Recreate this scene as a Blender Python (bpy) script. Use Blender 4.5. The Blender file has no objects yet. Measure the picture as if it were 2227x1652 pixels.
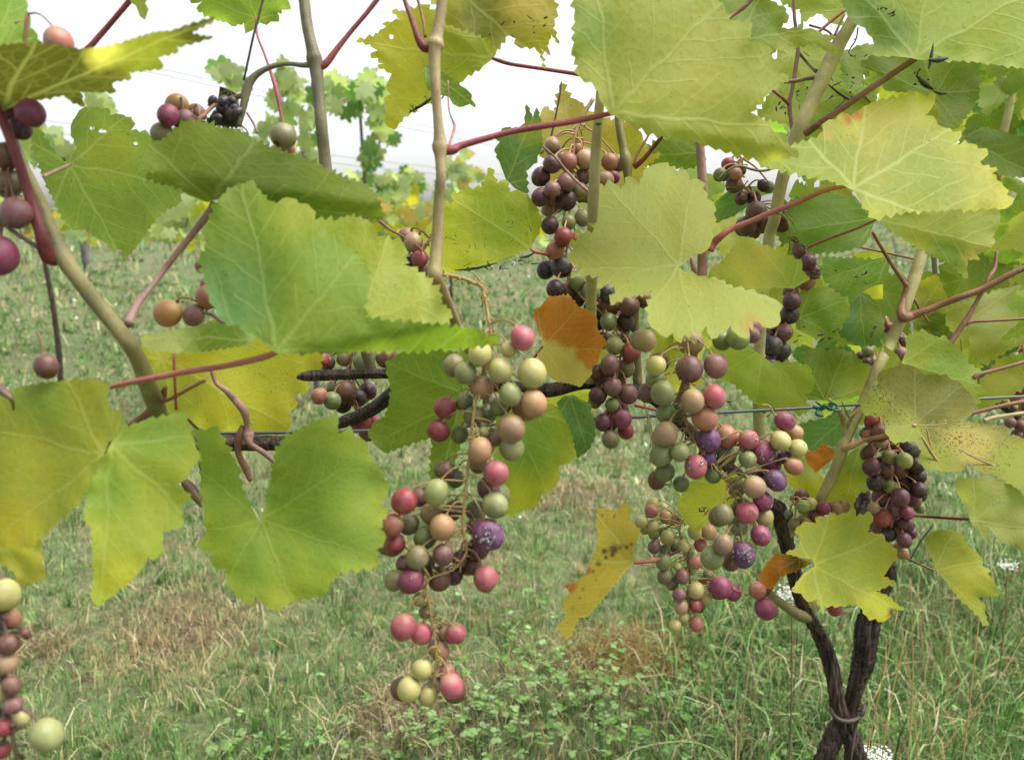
import bpy, math, random
import numpy as np
from mathutils import Vector, Matrix, Quaternion
from mathutils.geometry import delaunay_2d_cdt

R = random.Random(7)
NR = np.random.default_rng(7)
scene = bpy.context.scene
COL = scene.collection

# ------------------------------------------------------------------ camera
FPX = 1682.0                      # focal length for a picture 2227 units wide
CX, CY = 1113.5, 826.0
TILT = math.radians(12.6)
CAMH = 1.0
cam_d = bpy.data.cameras.new('camera')
cam = bpy.data.objects.new('camera', cam_d)
COL.objects.link(cam)
cam.location = (0, 0, CAMH)
cam.rotation_euler = (math.pi / 2 - TILT, 0, 0)
cam_d.sensor_width = 36.0
cam_d.lens = 36.0 * FPX / 2227.0
cam_d.clip_start = 0.02
cam_d.clip_end = 2000
cam_d.dof.use_dof = True
cam_d.dof.focus_distance = 0.68
cam_d.dof.aperture_fstop = 9.0
scene.camera = cam

# ------------------------------------------------------------------ sky and sun (overcast)
world = bpy.data.worlds.new('World')
scene.world = world
world.use_nodes = True
wn = world.node_tree
wn.nodes.clear()
sky = wn.nodes.new('ShaderNodeTexSky')
sky.sky_type = 'NISHITA'
sky.sun_disc = False
SUN_EL, SUN_ROT = math.radians(64), math.radians(92)
sky.sun_elevation = SUN_EL
sky.sun_rotation = SUN_ROT
sky.air_density = 1.0
sky.dust_density = 2.0
sky.ozone_density = 1.0
hs = wn.nodes.new('ShaderNodeHueSaturation')
hs.inputs['Saturation'].default_value = 0.22
bg = wn.nodes.new('ShaderNodeBackground')
bg.inputs['Strength'].default_value = 0.055
wo = wn.nodes.new('ShaderNodeOutputWorld')
wn.links.new(sky.outputs['Color'], hs.inputs['Color'])
wn.links.new(hs.outputs['Color'], bg.inputs['Color'])
wn.links.new(bg.outputs['Background'], wo.inputs['Surface'])

sun_d = bpy.data.lights.new('sun', 'SUN')
sun_d.energy = 1.5
sun_d.angle = math.radians(45)
sun_d.color = (1.0, 0.97, 0.92)
sun = bpy.data.objects.new('sun', sun_d)
COL.objects.link(sun)
sd = Vector((math.sin(SUN_ROT) * math.cos(SUN_EL), math.cos(SUN_ROT) * math.cos(SUN_EL), math.sin(SUN_EL)))
sun.rotation_euler = sd.to_track_quat('Z', 'Y').to_euler()

scene.view_settings.view_transform = 'Standard'
scene.view_settings.look = 'None'
scene.view_settings.exposure = 2.25
scene.view_settings.gamma = 1.0
scene.view_settings.use_curve_mapping = False
scene.render.engine = 'CYCLES'
scene.cycles.use_denoising = True
scene.cycles.max_bounces = 8
scene.cycles.diffuse_bounces = 4
scene.cycles.glossy_bounces = 2
scene.cycles.transmission_bounces = 5
scene.cycles.transparent_max_bounces = 6
scene.cycles.caustics_reflective = False
scene.cycles.caustics_refractive = False

# ------------------------------------------------------------------ geometry of the view
FWD = np.array([0.0, math.cos(TILT), -math.sin(TILT)])
UPV = np.array([0.0, math.sin(TILT), math.cos(TILT)])
RGT = np.array([1.0, 0.0, 0.0])
CAMP = np.array([0.0, 0.0, CAMH])


def at(x, y, z):
    """world point seen in direction (x, y), z metres deep"""
    x = np.asarray(x, float); y = np.asarray(y, float); z = np.asarray(z, float)
    d = FWD + ((x - CX) / FPX)[..., None] * RGT - ((y - CY) / FPX)[..., None] * UPV
    return CAMP + d * z[..., None]


def ground_h(x, y):
    """gentle rise of the meadow away from the near row, with small bumps"""
    x = np.asarray(x, float); y = np.asarray(y, float)
    t = np.clip((y - 3.0) / 17.0, 0, 1)
    rise = 0.86 * t * t * (3 - 2 * t)
    b = 0.018 * np.sin(3.1 * x + 1.3 * y) + 0.014 * np.sin(5.3 * y - 2.2 * x + 1) + 0.01 * np.sin(9.1 * x + 4.0 + 3 * y)
    return rise + b * np.clip(y, 0, 1.2)


def ground_at(x, y):
    """where the ray through (x, y) meets the ground"""
    z = 0.5
    for _ in range(4000):
        p = at(x, y, np.array(z))
        if p[2] <= ground_h(p[0], p[1]):
            return p
        z *= 1.004
    return p


def lin(r, g, b):
    f = lambda c: ((c / 255 + 0.055) / 1.055) ** 2.4 if c > 10 else c / 255 / 12.92
    return (f(r), f(g), f(b))


# ------------------------------------------------------------------ object helpers
WORLD = {}


def props(o, label=None, cat=None, group=None, kind=None):
    if label: o['label'] = label
    if cat: o['category'] = cat
    if group: o['group'] = group
    if kind: o['kind'] = kind
    return o


def empty(name, loc, label, cat, group=None):
    o = bpy.data.objects.new(name, None)
    COL.objects.link(o)
    o.location = tuple(loc)
    o.empty_display_size = 0.05
    WORLD[o.name] = np.array(loc, float)
    return props(o, label, cat, group)


def link_mesh(name, me, origin, parent=None):
    o = bpy.data.objects.new(name, me)
    COL.objects.link(o)
    origin = np.array(origin, float)
    if parent is not None:
        o.parent = parent
        o.location = tuple(origin - WORLD[parent.name])
    else:
        o.location = tuple(origin)
    WORLD[o.name] = origin
    return o


def mesh_np(name, V, F, mat=None, smooth=True):
    me = bpy.data.meshes.new(name)
    if isinstance(F, np.ndarray):
        nf, k = F.shape
        me.vertices.add(len(V)); me.vertices.foreach_set('co', np.asarray(V, np.float32).ravel())
        me.loops.add(nf * k); me.loops.foreach_set('vertex_index', F.astype(np.int32).ravel())
        me.polygons.add(nf)
        me.polygons.foreach_set('loop_start', np.arange(0, nf * k, k, dtype=np.int32))
        me.polygons.foreach_set('loop_total', np.full(nf, k, np.int32))
        me.update(calc_edges=True)
    else:
        me.from_pydata([tuple(v) for v in V], [], [tuple(f) for f in F])
        me.update()
    if smooth:
        me.polygons.foreach_set('use_smooth', np.ones(len(me.polygons), bool))
    if mat: me.materials.append(mat)
    return me


def build(name, V, F, mat, parent=None, smooth=True, origin=None):
    V = np.asarray(V, float)
    if origin is None: origin = V.mean(axis=0)
    me = mesh_np(name, V - origin, F, mat, smooth)
    return link_mesh(name, me, origin, parent)


def vattr(me, name, arr4):
    a = me.attributes.new(name, 'FLOAT_COLOR', 'POINT')
    a.data.foreach_set('color', np.asarray(arr4, np.float32).ravel())


class MB:
    """collects vertices and faces of one mesh"""
    def __init__(self): self.V = []; self.F = []; self.n = 0
    def add(self, V, F):
        V = np.asarray(V, float)
        self.V.append(V); self.F += [tuple(i + self.n for i in f) for f in F]; self.n += len(V)
    def build(self, name, mat, parent=None, smooth=True, origin=None):
        return build(name, np.concatenate(self.V), self.F, mat, parent, smooth, origin)


def catmull(P, n):
    P = np.asarray(P, float)
    if len(P) < 3:
        t = np.linspace(0, 1, n * (len(P) - 1) + 1)[:, None]
        return P[0] * (1 - t) + P[-1] * t
    Q = np.vstack([2 * P[0] - P[1], P, 2 * P[-1] - P[-2]])
    out = []
    for i in range(1, len(Q) - 2):
        p0, p1, p2, p3 = Q[i - 1], Q[i], Q[i + 1], Q[i + 2]
        for t in np.arange(n) / n:
            out.append(0.5 * (2 * p1 + (p2 - p0) * t + (2 * p0 - 5 * p1 + 4 * p2 - p3) * t * t + (3 * p1 - p0 - 3 * p2 + p3) * t ** 3))
    out.append(Q[-2])
    return np.array(out)


def tube_vf(C, rad, sides=8, rough=0.0, seed=0, ridges=0):
    """rings round a centre line; rough adds bark-like relief"""
    C = np.asarray(C, float); rad = np.asarray(rad, float)
    n = len(C)
    T = np.gradient(C, axis=0)
    T /= np.linalg.norm(T, axis=1)[:, None] + 1e-12
    ref = np.array([0.31, -0.77, 0.55])
    a = np.cross(T[0], ref); a /= np.linalg.norm(a)
    A = np.arange(sides) / sides * 2 * math.pi
    rg = np.random.default_rng(seed)
    ph = rg.uniform(0, 6.28, 8)
    V = np.zeros((n, sides, 3))
    for i in range(n):
        a = a - T[i] * np.dot(a, T[i]); a /= np.linalg.norm(a)
        b = np.cross(T[i], a)
        rr = np.full(sides, rad[i])
        if rough:
            s = i * 0.11
            w = (0.45 * np.sin(3 * A + ph[0] + 0.7 * s) + 0.35 * np.sin(5 * A + ph[1] - 1.1 * s) +
                 0.5 * np.sin(8 * A + ph[2] + 0.5 * math.sin(s)) + 0.4 * np.sin(2 * s + A * 2 + ph[3]) + rg.normal(0, 0.25, sides))
            rr = rr * (1 + rough * w)
        V[i] = C[i] + np.outer(rr * np.cos(A), a) + np.outer(rr * np.sin(A), b)
    V = V.reshape(-1, 3)
    F = []
    for i in range(n - 1):
        for j in range(sides):
            k = (j + 1) % sides
            F.append((i * sides + j, i * sides + k, (i + 1) * sides + k, (i + 1) * sides + j))
    V = np.vstack([V, C[0] - T[0] * rad[0] * 0.2, C[-1] + T[-1] * rad[-1] * 0.2])
    e0, e1 = len(V) - 2, len(V) - 1
    for j in range(sides):
        k = (j + 1) % sides
        F.append((k, j, e0)); F.append(((n - 1) * sides + j, (n - 1) * sides + k, e1))
    return V, F


def px_tube(pts, sub=5, sides=8, rough=0.0, seed=0):
    """pts: (x, y, width, depth) along the stem"""
    A = np.array(pts, float)
    S = catmull(A, sub)
    C = at(S[:, 0], S[:, 1], S[:, 3])
    r = np.clip(S[:, 2], 0.5, None) / 2 * S[:, 3] / FPX
    return tube_vf(C, r, sides, rough, seed)


# ------------------------------------------------------------------ materials
def new_mat(name):
    m = bpy.data.materials.new(name); m.use_nodes = True
    nt = m.node_tree
    return m, nt, nt.nodes, nt.links, nt.nodes['Principled BSDF']


def N(nodes, kind, **kw):
    n = nodes.new(kind)
    for k, v in kw.items():
        setattr(n, k, v)
    return n


def mathn(nt, op, a, b=None, c=None):
    n = nt.nodes.new('ShaderNodeMath'); n.operation = op
    for i, v in enumerate((a, b, c)):
        if v is None: continue
        if isinstance(v, (int, float)): n.inputs[i].default_value = v
        else: nt.links.new(v, n.inputs[i])
    return n.outputs[0]


def mixc(nt, f, a, b, mode='MIX'):
    n = nt.nodes.new('ShaderNodeMix'); n.data_type = 'RGBA'; n.blend_type = mode
    for i, v in ((0, f), (6, a), (7, b)):
        if isinstance(v, (int, float)): n.inputs[i].default_value = v
        elif isinstance(v, tuple): n.inputs[i].default_value = (*v, 1) if len(v) == 3 else v
        else: nt.links.new(v, n.inputs[i])
    return n.outputs[2]


def smooth01(nt, v, lo, hi):
    n = nt.nodes.new('ShaderNodeMapRange'); n.interpolation_type = 'SMOOTHSTEP'
    nt.links.new(v, n.inputs[0])
    n.inputs[1].default_value = lo; n.inputs[2].default_value = hi
    n.inputs[3].default_value = 0; n.inputs[4].default_value = 1
    return n.outputs[0]


def noise(nt, vec, scale, detail=3, rough=0.55):
    n = nt.nodes.new('ShaderNodeTexNoise'); n.inputs['Scale'].default_value = scale
    n.inputs['Detail'].default_value = detail; n.inputs['Roughness'].default_value = rough
    if vec is not None: nt.links.new(vec, n.inputs['Vector'])
    return n


def leaf_material():
    m, nt, nd, lk, bs = new_mat('vine_leaf')
    at_ = N(nd, 'ShaderNodeAttribute', attribute_name='tint')
    uvn = N(nd, 'ShaderNodeUVMap', uv_map='veins')
    oi = N(nd, 'ShaderNodeObjectInfo')
    # every leaf its own patterns
    off = N(nd, 'ShaderNodeVectorMath', operation='ADD')
    cb = N(nd, 'ShaderNodeCombineXYZ')
    lk.new(mathn(nt, 'MULTIPLY', oi.outputs['Random'], 37.0), cb.inputs[0])
    lk.new(mathn(nt, 'MULTIPLY', oi.outputs['Random'], 91.0), cb.inputs[1])
    lk.new(uvn.outputs[0], off.inputs[0]); lk.new(cb.outputs[0], off.inputs[1])
    nv = off.outputs[0]
    wob = noise(nt, nv, 3.2, 2)
    wsub = N(nd, 'ShaderNodeVectorMath', operation='SUBTRACT'); lk.new(wob.outputs['Color'], wsub.inputs[0]); wsub.inputs[1].default_value = (.5, .5, .5)
    wsc = N(nd, 'ShaderNodeVectorMath', operation='SCALE'); lk.new(wsub.outputs[0], wsc.inputs[0]); wsc.inputs['Scale'].default_value = 0.09
    wadd = N(nd, 'ShaderNodeVectorMath', operation='ADD'); lk.new(uvn.outputs[0], wadd.inputs[0]); lk.new(wsc.outputs[0], wadd.inputs[1])
    sp = N(nd, 'ShaderNodeSeparateXYZ'); lk.new(wadd.outputs[0], sp.inputs[0])
    u, v = sp.outputs[0], sp.outputs[1]
    r = mathn(nt, 'SQRT', mathn(nt, 'ADD', mathn(nt, 'MULTIPLY', u, u), mathn(nt, 'MULTIPLY', v, v)))
    th = mathn(nt, 'ARCTAN2', u, v)
    a = 0.88
    ths = mathn(nt, 'SUBTRACT', th, mathn(nt, 'MULTIPLY', mathn(nt, 'ROUND', mathn(nt, 'DIVIDE', th, a)), a))
    xs = mathn(nt, 'MULTIPLY', r, mathn(nt, 'SINE', ths))
    ys = mathn(nt, 'MULTIPLY', r, mathn(nt, 'COSINE', ths))
    ax = mathn(nt, 'ABSOLUTE', xs)
    main = mathn(nt, 'SUBTRACT', 1.0, smooth01(nt, mathn(nt, 'ADD', ax, mathn(nt, 'MULTIPLY', r, 0.008)), 0.006, 0.023))
    side = mathn(nt, 'MULTIPLY', mathn(nt, 'GREATER_THAN', xs, 0.0), 0.5)
    s = mathn(nt, 'ADD', mathn(nt, 'DIVIDE', mathn(nt, 'SUBTRACT', ys, mathn(nt, 'MULTIPLY', ax, 1.05)), 0.19), side)
    d2 = mathn(nt, 'ABSOLUTE', mathn(nt, 'SUBTRACT', s, mathn(nt, 'ROUND', s)))
    sec = mathn(nt, 'SUBTRACT', 1.0, smooth01(nt, mathn(nt, 'ADD', d2, mathn(nt, 'MULTIPLY', ax, 0.05)), 0.025, 0.075))
    vo = N(nd, 'ShaderNodeTexVoronoi', feature='DISTANCE_TO_EDGE'); vo.inputs['Scale'].default_value = 13.0
    lk.new(wadd.outputs[0], vo.inputs['Vector'])
    ter = mathn(nt, 'SUBTRACT', 1.0, smooth01(nt, vo.outputs['Distance'], 0.01, 0.09))
    vein = mathn(nt, 'MAXIMUM', main, mathn(nt, 'MAXIMUM', mathn(nt, 'MULTIPLY', sec, 0.65), mathn(nt, 'MULTIPLY', ter, 0.28)))
    # blotches
    big = noise(nt, nv, 2.6, 4)
    base = at_.outputs['Color']
    yel = mixc(nt, smooth01(nt, big.outputs[0], 0.35, 0.72), base, mixc(nt, 1.0, base, (1.14, 1.03, 0.9), 'MULTIPLY'))
    fine = noise(nt, nv, 34, 4, 0.65)
    c1 = mixc(nt, mathn(nt, 'MULTIPLY', smooth01(nt, fine.outputs[0], 0.40, 0.68), 0.22), yel, mixc(nt, 1.0, yel, (0.72, 0.70, 0.6), 'MULTIPLY'))
    # brown specks, some cells only
    vs = N(nd, 'ShaderNodeTexVoronoi'); vs.inputs['Scale'].default_value = 17.0; lk.new(nv, vs.inputs['Vector'])
    sc = N(nd, 'ShaderNodeSeparateXYZ'); lk.new(vs.outputs['Color'], sc.inputs[0])
    spot = mathn(nt, 'MULTIPLY', mathn(nt, 'GREATER_THAN', sc.outputs[0], 0.86),
                 mathn(nt, 'SUBTRACT', 1.0, smooth01(nt, mathn(nt, 'DIVIDE', vs.outputs['Distance'], mathn(nt, 'ADD', mathn(nt, 'MULTIPLY', sc.outputs[1], 0.8), 0.2)), 0.08, 0.24)))
    vs2 = N(nd, 'ShaderNodeTexVoronoi'); vs2.inputs['Scale'].default_value = 60.0; lk.new(nv, vs2.inputs['Vector'])
    sc2 = N(nd, 'ShaderNodeSeparateXYZ'); lk.new(vs2.outputs['Color'], sc2.inputs[0])
    cl = noise(nt, nv, 4.0, 2)
    spot2 = mathn(nt, 'MULTIPLY', mathn(nt, 'GREATER_THAN', mathn(nt, 'ADD', sc2.outputs[0], mathn(nt, 'MULTIPLY', cl.outputs[0], 0.5)), 1.17),
                  mathn(nt, 'SUBTRACT', 1.0, smooth01(nt, vs2.outputs['Distance'], 0.15, 0.3)))
    veinc = mixc(nt, 0.45, base, (0.72, 0.72, 0.30))
    c2 = mixc(nt, mathn(nt, 'MULTIPLY', vein, at_.outputs['Alpha']), c1, veinc)
    c3 = mixc(nt, mathn(nt, 'MULTIPLY', spot, 0.6), c2, (0.12, 0.08, 0.02))
    c4 = mixc(nt, mathn(nt, 'MULTIPLY', spot2, 0.75), c3, (0.07, 0.05, 0.015))
    hsv = N(nd, 'ShaderNodeHueSaturation'); lk.new(c4, hsv.inputs['Color'])
    lk.new(mathn(nt, 'ADD', 0.86, mathn(nt, 'MULTIPLY', oi.outputs['Random'], 0.28)), hsv.inputs['Value'])
    lk.new(mathn(nt, 'ADD', 0.497, mathn(nt, 'MULTIPLY', oi.outputs['Random'], 0.024)), hsv.inputs['Hue'])
    col = hsv.outputs[0]
    h = mathn(nt, 'SUBTRACT', mathn(nt, 'MULTIPLY', vo.outputs['Distance'], 0.8), mathn(nt, 'MULTIPLY', mathn(nt, 'MAXIMUM', main, mathn(nt, 'MULTIPLY', sec, 0.6)), 0.5))
    h = mathn(nt, 'ADD', h, mathn(nt, 'MULTIPLY', fine.outputs[0], 0.25))
    bp = N(nd, 'ShaderNodeBump'); bp.inputs['Strength'].default_value = 0.28; bp.inputs['Distance'].default_value = 0.002
    lk.new(h, bp.inputs['Height'])
    lk.new(col, bs.inputs['Base Color']); lk.new(bp.outputs[0], bs.inputs['Normal'])
    bs.inputs['Roughness'].default_value = 0.55
    bs.inputs['Specular IOR Level'].default_value = 0.25
    tr = N(nd, 'ShaderNodeBsdfTranslucent')
    lk.new(mixc(nt, 1.0, col, (1.12, 1.18, 0.70), 'MULTIPLY'), tr.inputs['Color'])
    ms = N(nd, 'ShaderNodeMixShader'); ms.inputs[0].default_value = 0.64
    lk.new(bs.outputs[0], ms.inputs[1]); lk.new(tr.outputs[0], ms.inputs[2])
    lk.new(ms.outputs[0], nd['Material Output'].inputs['Surface'])
    return m


def stem_material(name, c0, c1, rough=0.5, scale=60, spots=0.3, spec=0.3):
    m, nt, nd, lk, bs = new_mat(name)
    tc = N(nd, 'ShaderNodeTexCoord')
    mp = N(nd, 'ShaderNodeMapping'); mp.inputs['Scale'].default_value = (1, 1, 0.16); lk.new(tc.outputs['Object'], mp.inputs[0])
    n1 = noise(nt, tc.outputs['Object'], scale, 4)
    n2 = noise(nt, mp.outputs[0], scale * 8, 4, 0.75)
    col = mixc(nt, smooth01(nt, n1.outputs[0], 0.35, 0.65), c0, c1)
    col = mixc(nt, mathn(nt, 'MULTIPLY', smooth01(nt, n2.outputs[0], 0.58, 0.72), spots), col, tuple(c * 0.35 for c in c0))
    lk.new(col, bs.inputs['Base Color'])
    bs.inputs['Roughness'].default_value = rough
    bs.inputs['Specular IOR Level'].default_value = spec
    bp = N(nd, 'ShaderNodeBump'); bp.inputs['Strength'].default_value = 0.6; bp.inputs['Distance'].default_value = 0.0015
    lk.new(n2.outputs[0], bp.inputs['Height']); lk.new(bp.outputs[0], bs.inputs['Normal'])
    return m


def bark_material():
    m, nt, nd, lk, bs = new_mat('old_vine_bark')
    tc = N(nd, 'ShaderNodeTexCoord')
    mp = N(nd, 'ShaderNodeMapping'); mp.inputs['Scale'].default_value = (1, 1, 0.12)
    lk.new(tc.outputs['Object'], mp.inputs[0])
    n1 = noise(nt, mp.outputs[0], 260, 5, 0.65)
    n2 = noise(nt, tc.outputs['Object'], 25, 3)
    col = mixc(nt, smooth01(nt, n1.outputs[0], 0.38, 0.64), (0.009, 0.006, 0.005), (0.085, 0.056, 0.043))
    col = mixc(nt, mathn(nt, 'MULTIPLY', smooth01(nt, n2.outputs[0], 0.5, 0.75), 0.5), col, (0.03, 0.022, 0.018))
    lk.new(col, bs.inputs['Base Color'])
    bs.inputs['Roughness'].default_value = 0.6
    bs.inputs['Specular IOR Level'].default_value = 0.35
    bp = N(nd, 'ShaderNodeBump'); bp.inputs['Strength'].default_value = 0.9; bp.inputs['Distance'].default_value = 0.006
    lk.new(n1.outputs[0], bp.inputs['Height']); lk.new(bp.outputs[0], bs.inputs['Normal'])
    return m


def grape_material(name, c, bloom=0.35, c2=None, top=None):
    """skin colour c shading to c2 at one cheek, waxy bloom over it"""
    m, nt, nd, lk, bs = new_mat(name)
    tc = N(nd, 'ShaderNodeTexCoord'); oi = N(nd, 'ShaderNodeObjectInfo')
    cb = N(nd, 'ShaderNodeCombineXYZ'); lk.new(mathn(nt, 'MULTIPLY', oi.outputs['Random'], 50), cb.inputs[0])
    ad = N(nd, 'ShaderNodeVectorMath', operation='ADD'); lk.new(tc.outputs['Object'], ad.inputs[0]); lk.new(cb.outputs[0], ad.inputs[1])
    n1 = noise(nt, ad.outputs[0], 0.9, 2); n2 = noise(nt, ad.outputs[0], 2.4, 5, 0.6); n3 = noise(nt, ad.outputs[0], 16, 3, 0.7)
    c2 = c2 or tuple(min(1, x * 1.5 + 0.01) for x in c)
    col = mixc(nt, smooth01(nt, n1.outputs[0], 0.38, 0.66), c, c2)
    if top:                                   # unripe skin round the stalk
        spz = N(nd, 'ShaderNodeSeparateXYZ'); lk.new(tc.outputs['Object'], spz.inputs[0])
        col = mixc(nt, smooth01(nt, mathn(nt, 'ADD', spz.outputs[2], mathn(nt, 'MULTIPLY', mathn(nt, 'SUBTRACT', n1.outputs[0], .5), 2.6)), .45, 1.5), col, top)
    wax = tuple(0.42 * x + y for x, y in zip(c, (0.20, 0.185, 0.20)))
    col = mixc(nt, mathn(nt, 'MULTIPLY', smooth01(nt, n2.outputs[0], 0.35, 0.7), bloom), col, wax)
    col = mixc(nt, mathn(nt, 'MULTIPLY', smooth01(nt, n3.outputs[0], 0.62, 0.74), 0.35), col, tuple(x * 0.55 for x in c))
    sp = N(nd, 'ShaderNodeSeparateXYZ'); lk.new(tc.outputs['Object'], sp.inputs[0])
    col = mixc(nt, mathn(nt, 'SUBTRACT', 1.0, smooth01(nt, sp.outputs[2], -0.995, -0.975)), col, (0.05, 0.03, 0.015))
    hsv = N(nd, 'ShaderNodeHueSaturation'); lk.new(col, hsv.inputs['Color'])
    lk.new(mathn(nt, 'ADD', 0.62, mathn(nt, 'MULTIPLY', oi.outputs['Random'], 0.3)), hsv.inputs['Value'])
    lk.new(hsv.outputs[0], bs.inputs['Base Color'])
    bs.inputs['Roughness'].default_value = 0.36
    lk.new(mathn(nt, 'ADD', 0.20, mathn(nt, 'MULTIPLY', n2.outputs[0], 0.34)), bs.inputs['Roughness'])
    bs.inputs['Specular IOR Level'].default_value = 0.4
    bs.inputs['Subsurface Weight'].default_value = 0.55
    bs.inputs['Subsurface Radius'].default_value = (1.0, 0.6, 0.35)
    bs.inputs['Subsurface Scale'].default_value = 0.006
    bp = N(nd, 'ShaderNodeBump'); bp.inputs['Strength'].default_value = 0.15; bp.inputs['Distance'].default_value = 0.05
    lk.new(n3.outputs[0], bp.inputs['Height']); lk.new(bp.outputs[0], bs.inputs['Normal'])
    return m


def attr_material(name, rough=0.7, trans=0.25):
    m, nt, nd, lk, bs = new_mat(name)
    a = N(nd, 'ShaderNodeAttribute', attribute_name='tint')
    lk.new(a.outputs['Color'], bs.inputs['Base Color'])
    bs.inputs['Roughness'].default_value = rough
    bs.inputs['Specular IOR Level'].default_value = 0.2
    if trans:
        tr = N(nd, 'ShaderNodeBsdfTranslucent'); lk.new(a.outputs['Color'], tr.inputs['Color'])
        ms = N(nd, 'ShaderNodeMixShader'); ms.inputs[0].default_value = trans
        lk.new(bs.outputs[0], ms.inputs[1]); lk.new(tr.outputs[0], ms.inputs[2])
        lk.new(ms.outputs[0], nd['Material Output'].inputs['Surface'])
    return m


LEAF = leaf_material()
BARK = bark_material()
SHOOT = {
    'tan': stem_material('shoot_tan', (0.27, 0.20, 0.10), (0.37, 0.30, 0.15), spots=.5),
    'pale': stem_material('shoot_pale', (0.31, 0.27, 0.12), (0.42, 0.38, 0.18), spots=.5),
    'green': stem_material('shoot_green', (0.15, 0.135, 0.055), (0.24, 0.21, 0.085), spots=.5),
    'grey': stem_material('shoot_grey', (0.12, 0.115, 0.06), (0.19, 0.165, 0.10), spots=.5),
    'mauve': stem_material('shoot_mauve', (0.22, 0.12, 0.10), (0.29, 0.18, 0.15)),
    'red': stem_material('petiole_red', (0.20, 0.036, 0.05), (0.28, 0.07, 0.07), scale=40),
    'pink': stem_material('petiole_pink', (0.30, 0.075, 0.08), (0.36, 0.13, 0.09), scale=40),
    'darkred': stem_material('petiole_dark_red', (0.12, 0.022, 0.025), (0.18, 0.045, 0.04), scale=40),
    'brown': stem_material('petiole_brown', (0.16, 0.075, 0.045), (0.24, 0.12, 0.065), scale=40),
    'salmon': stem_material('stalk_salmon', (0.40, 0.19, 0.12), (0.46, 0.28, 0.15), scale=40),
    'straw': stem_material('stalk_straw', (0.27, 0.19, 0.07), (0.34, 0.25, 0.10), scale=40),
    'dark': stem_material('tendril_dark', (0.04, 0.03, 0.025), (0.08, 0.06, 0.05), scale=40),
    'deadbrown': stem_material('dead_brown', (0.07, 0.045, 0.03), (0.17, 0.11, 0.075), scale=30),
}
G = {
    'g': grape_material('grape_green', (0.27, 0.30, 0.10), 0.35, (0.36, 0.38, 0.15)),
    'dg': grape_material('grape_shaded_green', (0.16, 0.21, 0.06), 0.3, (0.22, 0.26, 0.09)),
    'yg': grape_material('grape_yellow_green', (0.46, 0.43, 0.14), 0.2, (0.52, 0.47, 0.2)),
    'ol': grape_material('grape_olive', (0.19, 0.17, 0.075), 0.35, (0.26, 0.22, 0.10), top=(.26,.25,.09)),
    'tan': grape_material('grape_tan', (0.36, 0.25, 0.13), 0.3, (0.42, 0.24, 0.15), top=(.40,.36,.13)),
    'pe': grape_material('grape_peach', (0.47, 0.29, 0.13), 0.2, (0.50, 0.23, 0.15), top=(.48,.40,.15)),
    'or': grape_material('grape_orange', (0.42, 0.24, 0.07), 0.2, (0.46, 0.20, 0.08), top=(.45,.36,.10)),
    'sa': grape_material('grape_salmon', (0.42, 0.14, 0.10), 0.25, (0.46, 0.22, 0.13), top=(.46,.33,.14)),
    'pi': grape_material('grape_pink', (0.43, 0.085, 0.12), 0.3, (0.48, 0.15, 0.16), top=(.46,.26,.16)),
    're': grape_material('grape_red', (0.28, 0.035, 0.05), 0.25, (0.36, 0.07, 0.07), top=(.36,.10,.07)),
    'ma': grape_material('grape_mauve', (0.20, 0.07, 0.075), 0.45, (0.25, 0.12, 0.10), top=(.28,.18,.09)),
    'mg': grape_material('grape_magenta', (0.23, 0.03, 0.085), 0.3, (0.33, 0.06, 0.14), top=(.34,.09,.12)),
    'pu': grape_material('grape_purple', (0.085, 0.022, 0.05), 0.4, (0.15, 0.03, 0.055), top=(.18,.06,.06)),
    'vi': grape_material('grape_violet', (0.12, 0.035, 0.13), 0.45, (0.20, 0.06, 0.15), top=(.22,.08,.13)),
    'dk': grape_material('grape_dark', (0.035, 0.014, 0.020), 0.35, (0.075, 0.018, 0.022)),
    'bk': grape_material('grape_blue_black', (0.022, 0.016, 0.026), 0.45, (0.04, 0.02, 0.035)),
    'br': grape_material('grape_brown', (0.13, 0.05, 0.03), 0.25, (0.19, 0.08, 0.045), top=(.20,.13,.05)),
}
m, nt, nd, lk, bs = new_mat('water')
fr = N(nd, 'ShaderNodeFresnel'); fr.inputs['IOR'].default_value = 1.5
tp = N(nd, 'ShaderNodeBsdfTransparent'); tp.inputs['Color'].default_value = (.96, .96, .96, 1)
gl = N(nd, 'ShaderNodeBsdfGlossy'); gl.inputs['Roughness'].default_value = 0.12
ms = N(nd, 'ShaderNodeMixShader')
lk.new(mathn(nt, 'ADD', fr.outputs[0], .10), ms.inputs[0]); lk.new(tp.outputs[0], ms.inputs[1]); lk.new(gl.outputs[0], ms.inputs[2])
lk.new(ms.outputs[0], nd['Material Output'].inputs['Surface'])
WATER = m
m, nt, nd, lk, bs = new_mat('galvanised_wire')
bs.inputs['Base Color'].default_value = (0.10, 0.11, 0.105, 1); bs.inputs['Metallic'].default_value = 0.3; bs.inputs['Roughness'].default_value = 0.45
WIRE = m
m, nt, nd, lk, bs = new_mat('black_hose')
bs.inputs['Base Color'].default_value = (0.015, 0.015, 0.017, 1); bs.inputs['Roughness'].default_value = 0.4
HOSE = m
m, nt, nd, lk, bs = new_mat('green_tie')
bs.inputs['Base Color'].default_value = (0.01, 0.10, 0.06, 1); bs.inputs['Roughness'].default_value = 0.4
TIE = m
m, nt, nd, lk, bs = new_mat('white_petal')
bs.inputs['Base Color'].default_value = (0.78, 0.80, 0.72, 1); bs.inputs['Roughness'].default_value = 0.7
PETAL = m
POST = stem_material('weathered_wood', (0.10, 0.095, 0.085), (0.19, 0.18, 0.165), rough=0.85, scale=12)
GRASS = attr_material('grass_blades', 0.65, 0.3)

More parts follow.
